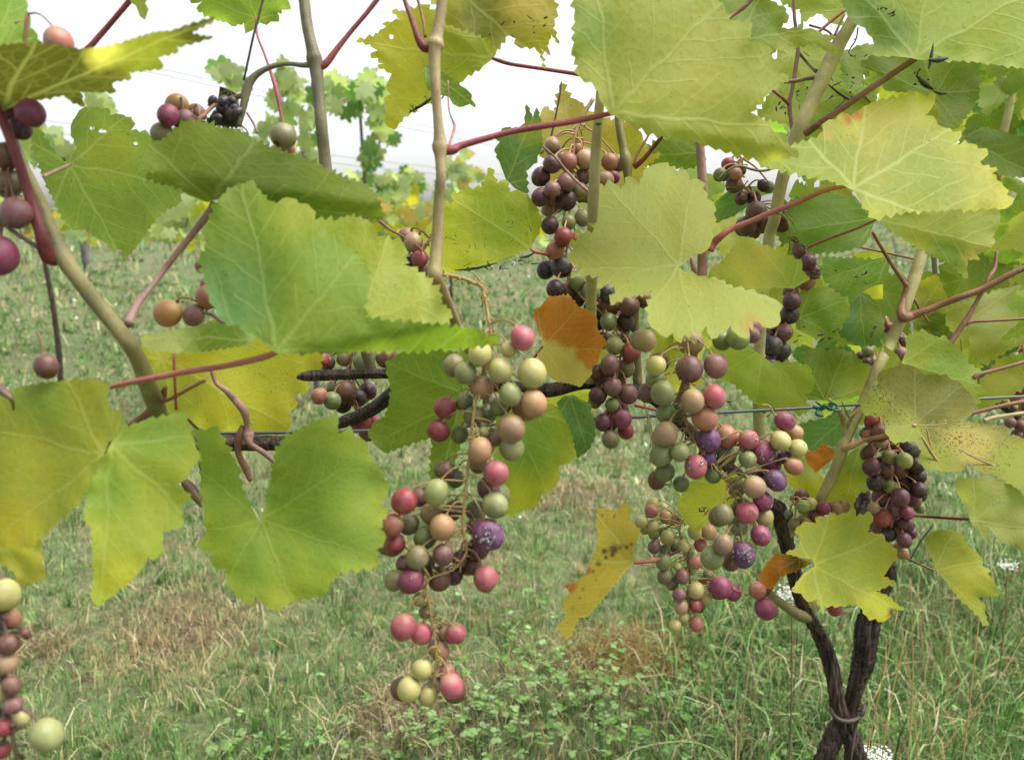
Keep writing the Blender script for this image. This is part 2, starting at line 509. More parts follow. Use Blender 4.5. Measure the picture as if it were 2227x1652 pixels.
# ------------------------------------------------------------------ leaves
TINT = {
    'g': (0.183, 0.268, 0.028), 'dg': (0.104, 0.177, 0.019), 'lg': (0.256, 0.354, 0.055), 'bg': (0.134, 0.262, 0.075),
    'yg': (0.342, 0.390, 0.049), 'pyg': (0.415, 0.458, 0.092), 'y': (0.465, 0.445, 0.040), 'by': (0.537, 0.531, 0.055), 'ty': (0.537, 0.458, 0.114),
    'far_haze1': (.40, .47, .24), 'far_haze2': (.30, .42, .22), 'far_haze3': (.47, .48, .22), 'cl': (0.45, 0.52, 0.12), 'ol': (0.213, 0.220, 0.030), 'or': (0.52, 0.145, 0.020), 'br': (0.16, 0.085, 0.018), 'tan': (0.561, 0.415, 0.123), 'pale': (0.464, 0.512, 0.176), 'sh': (0.062, 0.060, 0.011), 'wy': (0.58, 0.44, 0.055),  # tints of the far rows are paled, haze put into the colour
}


def toothed(poly, P, sp, amp, rng):
    """the traced rim with a vine leaf's saw teeth between the traced points"""
    poly = np.array(poly, float)
    x, y = poly[:, 0], poly[:, 1]
    area = 0.5 * np.sum(x * np.roll(y, -1) - np.roll(x, -1) * y)
    sgn = 1 if area > 0 else -1
    # traced teeth are drawn out a little; only the long runs between them get teeth of their own
    pv, nx_ = np.roll(poly, 1, axis=0), np.roll(poly, -1, axis=0)
    short = (np.hypot(*(poly - pv).T) < 42) & (np.hypot(*(poly - nx_).T) < 42) & (np.hypot(*(poly - P).T) > 30)
    if amp > .2: poly = poly + np.where(short[:, None], .32 * (poly - (pv + nx_) / 2), 0)
    out = []
    n = len(poly)
    for i in range(n):
        a, b = poly[i], poly[(i + 1) % n]
        e = b - a; L = np.hypot(*e)
        out.append(a)
        if L < 5: continue
        nrm = np.array([e[1], -e[0]]) / L * sgn
        k = max(1, int(round(L / sp)))
        mid = (a + b) / 2
        close = np.hypot(*(mid - P)) < 38
        for j in range(k):
            am = 0 if close else amp * 2.3 * rng.uniform(0.45, 1.3) * (min(1, L / k / sp + 0.1) if L > 60 or amp < .2 else min(1, max(0, (L - 15) / 24)))
            t0 = (j + rng.uniform(0.55, 0.75)) / k
            out.append(a + e * t0 + nrm * am)
            if j < k - 1: out.append(a + e * (j + 1) / k + nrm * am * rng.uniform(-.25, .1))
    return np.array(out)


def wavy(x, y, rng, L, n=5):
    z = 0
    for i in range(n):
        k = 2 * math.pi / (L * rng.uniform(0.35, 1.1)); t = rng.uniform(0, 6.28)
        z = z + np.sin(k * (x * math.cos(t) + y * math.sin(t)) + rng.uniform(0, 6.28)) * (0.9 / n)
    return z


def inside(poly, X, Y):
    px, py = poly[:, 0], poly[:, 1]
    qx, qy = np.roll(px, -1), np.roll(py, -1)
    c = np.zeros(X.shape, bool)
    for x1, y1, x2, y2 in zip(px, py, qx, qy):
        if y1 == y2: continue
        s = ((y1 > Y) != (y2 > Y)) & (X < (x2 - x1) * (Y - y1) / (y2 - y1) + x1)
        c ^= s
    return c


def rim_dist(poly, X, Y):
    d = np.full(X.shape, 1e9)
    q = np.roll(poly, -1, axis=0)
    for a, b in zip(poly, q):
        e = b - a; L2 = max(e @ e, 1e-9)
        t = np.clip(((X - a[0]) * e[0] + (Y - a[1]) * e[1]) / L2, 0, 1)
        d = np.minimum(d, np.hypot(X - a[0] - t * e[0], Y - a[1] - t * e[1]))
    return d


def leaf_mesh(poly, P, T, z0, tx, ty, tint, seed, vein=0.5, sp=17, amp=4.5, rim=None, rimw=22, wave=1.0,
              folds=(), patches=(), holes=(), S=None, grid=None):
    rng = np.random.default_rng(seed)
    P = np.array(P, float); T = np.array(T, float)
    rimp = toothed(poly, P, sp, amp, rng)
    x0, y0 = rimp.min(0); x1, y1 = rimp.max(0)
    size = max(x1 - x0, y1 - y0)
    g = grid or max(7.0, size / 42)
    X, Y = np.meshgrid(np.arange(x0, x1, g), np.arange(y0, y1, g * 0.87))
    X = X + (np.arange(X.shape[0]) % 2)[:, None] * g / 2
    X = (X + rng.normal(0, g * .08, X.shape)).ravel(); Y = (Y + rng.normal(0, g * .08, Y.shape)).ravel()
    keep = inside(rimp, X, Y) & (rim_dist(rimp, X, Y) > g * 0.45)
    for hx, hy, hr in holes:
        keep &= np.hypot(X - hx, Y - hy) > hr + g * 0.3
    pts = [Vector((a, b)) for a, b in rimp] + [Vector((a, b)) for a, b in zip(X[keep], Y[keep])]
    nr = len(rimp)
    edges = [(i, (i + 1) % nr) for i in range(nr)]
    for hx, hy, hr in holes:
        b0 = len(pts)
        for k in range(9):
            q = hr * rng.uniform(0.75, 1.25)
            pts.append(Vector((hx + q * math.cos(k * .698), hy + q * math.sin(k * .698))))
        edges += [(b0 + k, b0 + (k + 1) % 9) for k in range(9)]
    vs, es, fs, *_ = delaunay_2d_cdt(pts, edges, [list(range(nr))], 1 if not holes else 0, 1e-4)
    V2 = np.array([(v.x, v.y) for v in vs])
    F = np.array([f for f in fs if len(f) == 3])
    cen = V2[F].mean(1)
    ok = inside(rimp, cen[:, 0], cen[:, 1])
    for hx, hy, hr in holes:
        ok &= np.hypot(cen[:, 0] - hx, cen[:, 1] - hy) > hr * 0.72
    F = F[ok]
    used = np.unique(F); mp = -np.ones(len(V2), int); mp[used] = np.arange(len(used)); V2 = V2[used]; F = mp[F]
    x, y = V2[:, 0], V2[:, 1]
    # veins run in the leaf's own axes
    d = T - P; L = np.hypot(*d)
    if S is None:
        vv = ((x - P[0]) * d[0] + (y - P[1]) * d[1]) / L ** 2
        uu = ((x - P[0]) * -d[1] + (y - P[1]) * d[0]) / L ** 2
    else:
        s = np.array(S, float) - P
        M = np.linalg.inv(np.array([[d[0], s[0]], [d[1], s[1]]]))
        ab = M @ np.array([x - P[0], y - P[1]])
        vv = ab[0] + 0.45 * ab[1]; uu = 0.85 * ab[1]
    r = np.hypot(uu, vv); th = np.arctan2(uu, vv); a = 0.88
    ths = th - a * np.round(th / a)
    xs = np.abs(r * np.sin(ths))
    cx, cy = (x0 + x1) / 2, (y0 + y1) / 2
    m = z0 / FPX
    dz = (tx * (x - cx) + ty * (cy - y)) * m
    dz += wave * (wavy(x, y, rng, size) * size * 0.045 - np.minimum(xs, 0.22) * L * 0.22 * (0.6 if rng.random() < .5 else -.6)) * m
    rd = rim_dist(rimp, x, y)
    dz += wave * np.exp(-rd / 22.0) * wavy(x, y, rng, 130) * 14 * m
    for fx0, fy0, fx1, fy1, sl in folds:
        e = np.array([fx1 - fx0, fy1 - fy0], float); e /= np.hypot(*e)
        sdist = (x - fx0) * -e[1] + (y - fy0) * e[0]
        sdist = np.where(sdist > 0, np.sqrt(sdist ** 2 + 36) - 6, 0)
        dz += sl * sdist * m
    W = at(x, y, z0 + dz)
    col = np.tile(np.array(TINT[tint]), (len(x), 1))
    if rim:
        f = np.exp(-rd / rimw) * np.clip(0.75 + 0.9 * wavy(x, y, rng, 140), 0, 1)
        col = col * (1 - f[:, None]) + np.array(TINT[rim]) * f[:, None]
    for qx, qy, qr, qc, *soft in patches:
        s = soft[0] if soft else 0.35
        dd = np.hypot(x - qx, y - qy) / qr + 0.22 * wavy(x, y, rng, 60)
        f = np.clip((1 + s / 2 - dd) / s, 0, 1)[:, None]
        col = col * (1 - f) + np.array(TINT[qc]) * f
    return W, F, np.column_stack([uu, vv]), np.column_stack([col, np.full(len(x), vein)])


def put_leaf(parent, W, F, UV, C, name='leaf', label=None, hole_label=None):
    org = W[np.argmin(np.hypot(UV[:, 0], UV[:, 1]))]
    me = mesh_np(name, W - org, F, LEAF)
    vattr(me, 'tint', C)
    ul = me.uv_layers.new(name='veins')
    ul.data.foreach_set('uv', UV[F.ravel()].astype(np.float32).ravel())
    o = link_mesh(name, me, org, parent)
    if label: o['label'] = label
    return o


SEED = [100]


def leaf(parent, z0, tx, ty, tint, P, T, poly, label=None, petiole=None, **kw):
    SEED[0] += 1
    o = put_leaf(parent, *leaf_mesh(poly, P, T, z0, tx, ty, tint, SEED[0], **kw), label=label)
    if petiole:
        pc, pts = petiole
        V, Fq = px_tube(pts, 5, 8, 0.04, SEED[0])
        build('petiole', V, Fq, SHOOT[pc], o)
    return o


# a leaf in its own axes, for plants that are not traced one by one
HALF = [(.05, -.10), (.2, -.24), (.40, -.22), (.50, -.06), (.46, .06), (.66, .14), (.82, .34), (.74, .46), (.54, .47), (.52, .62), (.40, .82), (.22, .80), (.10, .96)]
OUT = [(0, .02)] + HALF + [(0, 1.06)] + [(-a, b) for a, b in HALF[::-1]]


def generic_leaf(seed, tint, teeth=0.12, amp=0.03, g=0.11, rim=None, fold=0.25, vein=0.45):
    rng = np.random.default_rng(seed)
    base = np.array(OUT) * rng.uniform(0.9, 1.1, (len(OUT), 1))
    rimp = toothed(base * 100, np.array([0, 0]), teeth * 100, amp * 100, rng) / 100 if teeth else base
    X, Y = np.meshgrid(np.arange(-.95, .95, g), np.arange(-.3, 1.1, g))
    X, Y = X.ravel(), Y.ravel()
    k = inside(rimp, X, Y) & (rim_dist(rimp, X, Y) > g * .4)
    pts = [Vector(p) for p in rimp] + [Vector(p) for p in zip(X[k], Y[k])]
    nr = len(rimp)
    vs, es, fs, *_ = delaunay_2d_cdt(pts, [(i, (i + 1) % nr) for i in range(nr)], [list(range(nr))], 1, 1e-6)
    V2 = np.array([(v.x, v.y) for v in vs]); F = np.array([f for f in fs if len(f) == 3])
    c = V2[F].mean(1); F = F[inside(rimp, c[:, 0], c[:, 1])]
    u, v = V2[:, 0], V2[:, 1]
    r = np.hypot(u, v); th = np.arctan2(u, v); a = .88
    xs = np.abs(r * np.sin(th - a * np.round(th / a)))
    z = fold * np.abs(u) * rng.uniform(.2, 1) - fold * r ** 2 * rng.uniform(.3, 1.3) + np.minimum(xs, .2) * rng.uniform(-.4, .4) + 0.06 * wavy(u, v, rng, .9)
    me = mesh_np('leaf', np.column_stack([u, v, z]), F, LEAF)
    col = np.tile(TINT[tint], (len(u), 1))
    if rim:
        f = (np.exp(-rim_dist(rimp, u, v) / .12) * np.clip(.6 + wavy(u, v, rng, .8), 0, 1))[:, None]
        col = col * (1 - f) + np.array(TINT[rim]) * f
    vattr(me, 'tint', np.column_stack([col, np.full(len(u), vein)]))
    ul = me.uv_layers.new(name='veins'); ul.data.foreach_set('uv', V2[F.ravel()].astype(np.float32).ravel())
    return me


def place_generic(me, parent, pos, size, facing, droop, roll, name='leaf'):
    """facing: where the upper face looks; droop: direction of the tip"""
    z = Vector(facing).normalized(); y = Vector(droop); y = (y - z * y.dot(z)).normalized(); x = y.cross(z)
    M = Matrix((x, y, z)).transposed()
    o = link_mesh(name, me, pos, parent)
    o.rotation_euler = (M @ Matrix.Rotation(roll, 3, 'Z')).to_euler()
    o.scale = (size, size, size)
    return o


def shoot(parent, mat, pts, name='shoot', rough=0.05, sides=12, sub=6, label=None):
    SEED[0] += 1
    V, F = px_tube(pts, sub, sides, rough, SEED[0])
    o = build(name, V, F, SHOOT[mat] if mat != 'bark' else BARK, parent)
    if label: o['label'] = label
    return o

# ================================================================== ground and grass
xs = np.concatenate([-np.geomspace(120, 4, 30), np.linspace(-3.8, 3.8, 60), np.geomspace(4, 120, 30)])
ys = np.concatenate([np.linspace(-3, 8, 80), np.geomspace(8.3, 400, 40)])
GX, GY = np.meshgrid(xs, ys)
GV = np.column_stack([GX.ravel(), GY.ravel(), ground_h(GX, GY).ravel()])
nx, ny = len(xs), len(ys)
I = (np.arange(ny - 1)[:, None] * nx + np.arange(nx - 1)[None]).ravel()
GF = np.column_stack([I, I + 1, I + nx + 1, I + nx])
m, nt, nd, lk, bs = new_mat('meadow_soil_and_thatch')
tc = N(nd, 'ShaderNodeTexCoord')
n1 = noise(nt, tc.outputs['Object'], 1.3, 5, .6); n2 = noise(nt, tc.outputs['Object'], 14, 6, .7); n3 = noise(nt, tc.outputs['Object'], 90, 4, .7)
c = mixc(nt, smooth01(nt, n1.outputs[0], .35, .65), (0.06, 0.105, 0.025), (0.11, 0.105, 0.045))
c = mixc(nt, smooth01(nt, n2.outputs[0], .4, .7), c, (0.15, 0.19, 0.07))
c = mixc(nt, mathn(nt, 'MULTIPLY', smooth01(nt, n3.outputs[0], .45, .65), .6), c, (0.06, 0.055, 0.03))
lk.new(c, bs.inputs['Base Color']); bs.inputs['Roughness'].default_value = .9
bp = N(nd, 'ShaderNodeBump'); bp.inputs['Distance'].default_value = .03; lk.new(n2.outputs[0], bp.inputs['Height']); lk.new(bp.outputs[0], bs.inputs['Normal'])
g = build('ground', GV, GF, m, origin=np.zeros(3))
props(g, 'mown meadow floor of thatch and soil under the vine rows', kind='structure')


def vnoise(x, y, s, seed):
    rng = np.random.default_rng(seed)
    tab = rng.random((64, 64))
    u, v = x * s, y * s
    i, j = np.floor(u).astype(int), np.floor(v).astype(int)
    fu, fv = u - i, v - j
    fu, fv = fu * fu * (3 - 2 * fu), fv * fv * (3 - 2 * fv)
    t = lambda a, b: tab[a % 64, b % 64]
    return (t(i, j) * (1 - fu) + t(i + 1, j) * fu) * (1 - fv) + (t(i, j + 1) * (1 - fu) + t(i + 1, j + 1) * fu) * fv


def blades(name, label, x, y, h, w, lean, az, colr, curve=0.5, lift=None, kind='stuff'):
    """bent grass blades: five points, three triangles each"""
    n = len(x)
    z = ground_h(x, y) - 0.004
    if lift is not None: z = z + lift
    dx, dy = np.cos(az), np.sin(az)
    sa = az + NR.uniform(-1.3, 1.3, n) + math.pi / 2
    sx, sy = np.cos(sa) * w / 2, np.sin(sa) * w / 2
    out1, up1 = lean * h * .35, h * .55 * np.sqrt(np.clip(1 - lean * .5, .05, 1))
    out2, up2 = lean * h * (.75 + curve * .3), h * np.clip(1 - lean * (.55 + curve * .3), .03, 1)
    P0 = np.column_stack([x - sx, y - sy, z]); P1 = np.column_stack([x + sx, y + sy, z])
    P2 = np.column_stack([x + dx * out1 - sx * .75, y + dy * out1 - sy * .75, z + up1])
    P3 = np.column_stack([x + dx * out1 + sx * .75, y + dy * out1 + sy * .75, z + up1])
    P4 = np.column_stack([x + dx * out2, y + dy * out2, z + up2])
    V = np.stack([P0, P1, P2, P3, P4], 1).reshape(-1, 3)
    b = np.arange(n) * 5
    F = np.concatenate([np.column_stack([b, b + 1, b + 3]), np.column_stack([b, b + 3, b + 2]), np.column_stack([b + 2, b + 3, b + 4])])
    me = mesh_np(name, V, F, GRASS)
    C = np.repeat(np.column_stack([colr, np.ones(n)]), 5, axis=0)
    vattr(me, 'tint', C)
    o = link_mesh(name, me, (0, 0, 0))
    props(o, label, kind=kind)
    return o


GREENS = np.array([(.045, .125, .026), (.09, .21, .05), (.15, .28, .09), (.23, .335, .13), (.105, .19, .042)])
DRYS = np.array([(.46, .40, .22), (.37, .31, .155), (.54, .49, .32), (.27, .19, .10), (.41, .33, .175)])


def mixcols(n, dry):
    g = GREENS[NR.integers(0, 5, n)]; d = DRYS[NR.integers(0, 5, n)]
    c = np.where((NR.random(n) < dry)[:, None], d, g)
    return c * NR.uniform(.55, 1.7, (n, 1))


BROWN = [ground_at(1380, 1440), ground_at(400, 1375), ground_at(1240, 1075), ground_at(60, 1420), ground_at(880, 1550), ground_at(1000, 1200)]


def dryness(x, y):
    d = .13 + .52 * (vnoise(x, y, 1.7, 3) - .35) + .3 * (vnoise(x, y, 5.5, 4) - .5)
    for i, b in enumerate(BROWN):
        rr = (.16, .20, .20, .12, .12, .15)[i]
        d = d + .8 * np.exp(-((x - b[0]) ** 2 + (y - b[1]) ** 2) / rr ** 2)
    return np.clip(d, .05, .95)


def scatter(n, r0, r1, half=58):
    r = np.exp(NR.uniform(math.log(r0), math.log(r1), n)); a = np.radians(NR.uniform(-half, half, n))
    return r * np.sin(a), r * np.cos(a), r


def lushness(x, y):
    return np.clip((x - .25 * y - .05) / .25, 0, 1) * np.clip((2.6 - y) / .6, 0, 1)


# an even turf, then tufts that each have their own height, lean and colour
x, y, r = scatter(250000, .75, 26)
k = NR.random(len(x)) < .35 + .9 * vnoise(x, y, 7, 9)
x, y, r = x[k], y[k], r[k]
lush = lushness(x, y)
turf = [x, y, NR.uniform(.015, .04, len(x)) * (1 + 1.2 * lush) * (1 + .03 * r), np.maximum(.0016, r * .00085) * NR.uniform(.7, 1.5, len(x)), NR.uniform(.1, .95, len(x)), NR.uniform(0, 6.28, len(x)), mixcols(len(x), dryness(x, y) * (1 - .4 * lush))]
tx_, ty_, tr_ = scatter(21000, .75, 24)
cnt = NR.integers(7, 24, len(tx_)); idx = np.repeat(np.arange(len(tx_)), cnt); n = len(idx)
th_ = NR.uniform(.018, .062, len(tx_)) * (1 + .04 * tr_) * (1 + 1.3 * lushness(tx_, ty_)); tl_ = NR.uniform(.15, .95, len(tx_)); ta_ = NR.uniform(0, 6.28, len(tx_))
isdry = NR.random(len(tx_)) < dryness(tx_, ty_) * .9
tc_ = np.where(isdry[:, None], DRYS[NR.integers(0, 5, len(tx_))], GREENS[NR.integers(0, 5, len(tx_))]) * NR.uniform(.75, 1.6, (len(tx_), 1))
sp_ = NR.uniform(.006, .022, len(tx_)) * (1 + .22 * tr_)
aa = NR.uniform(0, 6.28, n); q_ = np.sqrt(NR.random(n))
x = tx_[idx] + sp_[idx] * q_ * np.cos(aa); y = ty_[idx] + sp_[idx] * q_ * np.sin(aa); r = tr_[idx]
own = np.where((NR.random(n) < .75)[:, None], tc_[idx], mixcols(n, np.full(n, .3)))
tuft = [x, y, th_[idx] * NR.uniform(.5, 1.15, n), np.maximum(.0017, r * .0009) * NR.uniform(.7, 1.5, n), np.clip(tl_[idx] * q_ + NR.normal(0, .15, n), .05, 1.1), np.where(NR.random(n) < .6, aa, ta_[idx] + NR.normal(0, .5, n)), own * NR.uniform(.7, 1.25, (n, 1))]
blades('grass', 'short mown meadow grass, green mixed with straw', *[np.concatenate([a_, b_]) for a_, b_ in zip(turf, tuft)])

x, y, r = scatter(42000, .8, 9)
k = NR.random(len(x)) < .05 + .8 * dryness(x, y)
x, y, r = x[k], y[k], r[k]
n = len(x)
blades('grass_clippings', 'pale dry clippings lying on the mown grass', x, y, NR.uniform(.02, .085, n) * (1 + .05 * r), np.maximum(.0016, r * .0008) * NR.uniform(.7, 1.6, n),
       NR.uniform(1.0, 1.25, n), NR.uniform(0, 6.28, n), DRYS[NR.integers(0, 5, n)] * NR.uniform(.6, 1.35, (n, 1)), curve=.2, lift=NR.uniform(.006, .035, n))

# brown tussocks
px, py, ph, pc = [], [], [], []
for i, (b, num, rad) in enumerate(zip(BROWN, (1500, 900, 900, 600, 400, 400), (.13, .16, .18, .10, .08, .12))):
    px.append(b[0] + NR.normal(0, rad * .6, num)); py.append(b[1] + NR.normal(0, rad * .5, num)); ph.append(NR.uniform(.03, .09, num) * (1.1 if i == 0 else .7))
    pc.append((np.array([(.33, .22, .075), (.26, .15, .05), (.38, .30, .10), (.22, .20, .06)]) if i == 0 else np.array([(.24, .155, .085), (.30, .22, .13), (.19, .12, .07), (.35, .28, .17)]))[NR.integers(0, 4, num)])
px, py, ph, pc = map(np.concatenate, (px, py, ph, pc)); n = len(px)
blades('dry_grass', 'tussocks of brown dead grass in the mown meadow', px, py, ph, NR.uniform(.0016, .0032, n), NR.uniform(.2, 1.1, n), NR.uniform(0, 6.28, n), pc * NR.uniform(.7, 1.25, (n, 1)))

# long lush grass beside the forked trunk and weeds further off
n = 9000
r = NR.uniform(1.0, 2.6, n); a = np.radians(NR.uniform(12, 52, n)); x, y = r * np.sin(a), r * np.cos(a)
blades('long_grass', 'longer lush green grass round the forked vine trunk', x, y, NR.uniform(.06, .19, n), NR.uniform(.002, .0045, n), NR.uniform(.2, .95, n), NR.uniform(0, 6.28, n), mixcols(n, np.full(n, .2)), curve=.8)
n = 26000
r = np.exp(NR.uniform(math.log(3.2), math.log(22), n)); a = np.radians(NR.uniform(-60, 60, n)); x, y = r * np.sin(a), r * np.cos(a)
k = NR.random(n) < vnoise(x, y, .8, 21) * 1.3
x, y, r = x[k], y[k], r[k]; n = len(x)
blades('weeds', 'tall dull weeds and seed heads across the far meadow', x, y, NR.uniform(.05, .20, n) * np.clip(.3 + r / 9, .4, 1.5), r * .0016 * NR.uniform(.6, 1.6, n), NR.uniform(.3, 1.0, n), NR.uniform(0, 6.28, n),
       np.where((NR.random(n) < .45)[:, None], DRYS[NR.integers(0, 5, n)], GREENS[NR.integers(0, 5, n)] * 1.1) * NR.uniform(.6, 1.2, (n, 1)))


def leaflets(name, label, cx, cy, cz, size, colr, mat=GRASS, tilt=.5):
    """round leaflets, each a bent six-sided scrap"""
    n = len(cx); A = np.arange(6) / 6 * 6.2832
    rx = NR.uniform(0, 6.28, n); q = NR.uniform(-tilt, tilt, (n, 2))
    V = []
    for t in A:
        u, v = np.cos(t + rx) * size, np.sin(t + rx) * size * .8
        V.append(np.column_stack([cx + u, cy + v, cz + q[:, 0] * u + q[:, 1] * v]))
    V = np.stack(V, 1).reshape(-1, 3); b = np.arange(n) * 6
    F = np.concatenate([np.column_stack([b, b + i, b + i + 1]) for i in range(1, 5)])
    me = mesh_np(name, V, F, mat)
    if mat is GRASS: vattr(me, 'tint', np.repeat(np.column_stack([colr, np.ones(n)]), 6, axis=0))
    return props(link_mesh(name, me, (0, 0, 0)), label, kind='stuff')


# clover: three leaflets on a stalk, in patches
cx, cy = [], []
for bx, by, num, rad in ((1010, 1600, 50, .10), (1130, 1560, 50, .10), (1450, 1640, 130, .22), (1290, 1580, 50, .12), (930, 1640, 40, .08), (1250, 1470, 40, .1), (1600, 1560, 70, .16),
                         (600, 1650, 30, .1), (1750, 1480, 60, .15), (1040, 1330, 30, .2), (2100, 1600, 70, .2), (1350, 1760, 90, .3)):
    b = ground_at(bx, by); cx.append(b[0] + NR.normal(0, rad, num)); cy.append(b[1] + NR.normal(0, rad * .7, num))
cx, cy = np.concatenate(cx), np.concatenate(cy)
hz = ground_h(cx, cy) + NR.uniform(.015, .055, len(cx))
X3, Y3, Z3 = [], [], []
a0 = NR.uniform(0, 6.28, len(cx))
for kk in range(3):
    X3.append(cx + .0055 * np.cos(a0 + kk * 2.094)); Y3.append(cy + .0055 * np.sin(a0 + kk * 2.094)); Z3.append(hz + NR.normal(0, .001, len(cx)))
X3, Y3, Z3 = map(np.concatenate, (X3, Y3, Z3)); n = len(X3)
leaflets('clover', 'patches of clover and small broad leaved weeds in the grass', X3, Y3, Z3, NR.uniform(.003, .0075, n), np.array([(.15, .28, .07), (.21, .34, .12), (.13, .26, .05), (.26, .36, .16)])[NR.integers(0, 4, n)] * NR.uniform(.8, 1.2, (n, 1)))
# pale seed heads and little flowers far off in the meadow
n = 800
r = np.exp(NR.uniform(math.log(2.2), math.log(14), n)); a = np.radians(NR.uniform(-50, 45, n)); x, y = r * np.sin(a), r * np.cos(a)
leaflets('flowers', 'tiny pale meadow flowers scattered over the distant grass', x, y, ground_h(x, y) + NR.uniform(.03, .28, n) * np.clip(r / 7, .25, 1), r * .0016 * NR.uniform(.5, 1.3, n), np.array([(.62, .62, .5), (.5, .5, .36), (.7, .7, .62)])[NR.integers(0, 3, n)], tilt=1.2)

# tall dry stalks standing between us and the meadow beside the trunk
STALKS = [((1980, 1255), (1985, 1480), (1970, 1700), 1.05), ((1952, 1330), (1905, 1540), (1860, 1760), .98), ((1972, 1372), (1930, 1560), (1905, 1760), 1.02), ((1995, 1270), (2012, 1480), (2030, 1700), 1.25),
          ((2132, 1320), (2110, 1520), (2085, 1720), 1.0), ((2226, 1385), (2170, 1480), (2090, 1580), 1.2), ((1642, 1345), (1622, 1500), (1600, 1700), 1.1), ((1110, 1418), (1160, 1530), (1210, 1700), 1.0),
          ((1962, 1370), (1985, 1520), (2000, 1720), 1.15), ((1735, 1345), (1728, 1480), (1712, 1640), 1.2), ((2075, 1260), (2068, 1400), (2060, 1520), 1.6)]
for i, (a, b, c, z) in enumerate(STALKS):
    pts = []
    for (u, v), dz in ((a, .04), (b, .01), (c, 0)): pts.append(at(u, v, np.array(z + dz)))
    q = catmull(pts, 7)
    last = q[-1]; d = q[-1] - q[-2]
    while last[2] > ground_h(last[0], last[1]) - .01 and len(q) < 60:
        last = last + d * .9; q = np.vstack([q, last])
    V, F = tube_vf(q, np.linspace(.0006, .0012, len(q)) * (1.2 if i != 9 else .8), 5)
    o = build('grass_stalk', V, F, SHOOT['straw'] if i != 9 else SHOOT['dark'], origin=q[-1])
    lab = ['tallest straight straw stalk close right of the forked trunk', 'straw stalk leaning away from the right trunk, starting at the toothed leaf', 'second leaning straw stalk just right of the right trunk', 'pale green stalk behind the tallest straight straw stalk', 'long straw stalk rising to the torn drooping leaf tip', 'green stalk slanting in from the frame edge', '', '', 'thin straw stalk crossing the tallest straight one low down', '', 'short faint stalk under the torn drooping leaf'][i]
    if i == 7: lab = 'thin pale grass stalk leaning in the meadow below the yellow curled leaf'
    if i == 6: lab = 'thin dry stalk hanging over the grass under the lowest small green and salmon grapes'
    if i == 9: lab = 'thin dark stalk crossing the green grass close by the left trunk'
    props(o, lab, 'grass stalk', 'dry grass stalks by the trunk')
# one blade arching over
q = catmull([at(u, v, np.array(1.35)) for u, v in ((1300, 1690), (1380, 1630), (1490, 1612), (1560, 1635), (1605, 1690))], 6)
V, F = tube_vf(q, np.full(len(q), .0016), 5)
props(build('arching_grass_blade', V, F, stem_material('blade_green', (.22, .30, .12), (.28, .34, .16)), origin=q[0]), 'pale green grass blade arching over the clover', 'grass blade')

# white umbels
def umbel(px_, py_, z, rad, label, n):
    c = at(px_, py_, np.array(z)); e = empty('white_flower', (c[0], c[1], ground_h(c[0], c[1])), label, 'white flower')
    mb = MB()
    a = NR.uniform(0, 6.28, n); rr = rad * np.sqrt(NR.random(n))
    for aa, r_ in zip(a, rr):
        q = c + np.array([r_ * math.cos(aa), r_ * math.sin(aa) * .8, NR.normal(0, rad * .22)])
        s = rad * NR.uniform(.05, .12); t = NR.uniform(0, 6.28)
        V = [q + s * np.array([math.cos(t + k * 1.2566), math.sin(t + k * 1.2566), NR.uniform(-.4, .4)]) for k in range(5)] + [q + np.array([0, 0, s * .5])]
        mb.add(V, [(k, (k + 1) % 5, 5) for k in range(5)])
    mb.build('blossom', PETAL, e, smooth=False)['kind'] = 'stuff'
    V, F = tube_vf(catmull([c - np.array([0, 0, rad * .1]), (c + np.array([.02, .01, ground_h(c[0], c[1])])) * np.array([1, 1, .5]), np.array([c[0] + .03, c[1] + .02, ground_h(c[0], c[1]) - .01])], 5), np.full(11, .0015), 5)
    build('stem', V, F, SHOOT['green'], e)


umbel(1722, 1290, 1.15, .022, 'white lacy flower head right behind the left trunk', 140)
umbel(2192, 1228, 1.5, .018, 'white flower head under the leaf near the frame edge', 80)
umbel(1905, 1640, 1.05, .022, 'white lacy flower head low beside the trunk foot', 90)
umbel(2030, 1400, 1.9, .022, 'small faded white flower head in the grass right of the trunk', 40)

# ================================================================== the near vines
def to_ground(pts):
    return np.vstack([pts, [pts[-1][0] + (pts[-1][0] - pts[-2][0]) * .15, pts[-1][1], -0.02]]) if pts[-1][2] > 0 else pts


b1 = at(1835, 1700, np.array(.86)); b1[2] = 0
VF_ = empty('grapevine', b1, 'grapevine with two dark crossed trunks and yellowing leaves, pink and violet grapes round it', 'grapevine', 'near grapevines of the row')
b0 = at(-230, 1300, np.array(.68)); b0[2] = 0
VN = empty('grapevine', b0, 'grapevine closest to us, large soft green leaves on a thick tan shoot', 'grapevine', 'near grapevines of the row')
b2 = at(2350, 1200, np.array(1.18)); b2[2] = 0
VR = empty('grapevine', b2, 'grapevine further along the row, dense green leaves behind the forked vine', 'grapevine', 'near grapevines of the row')


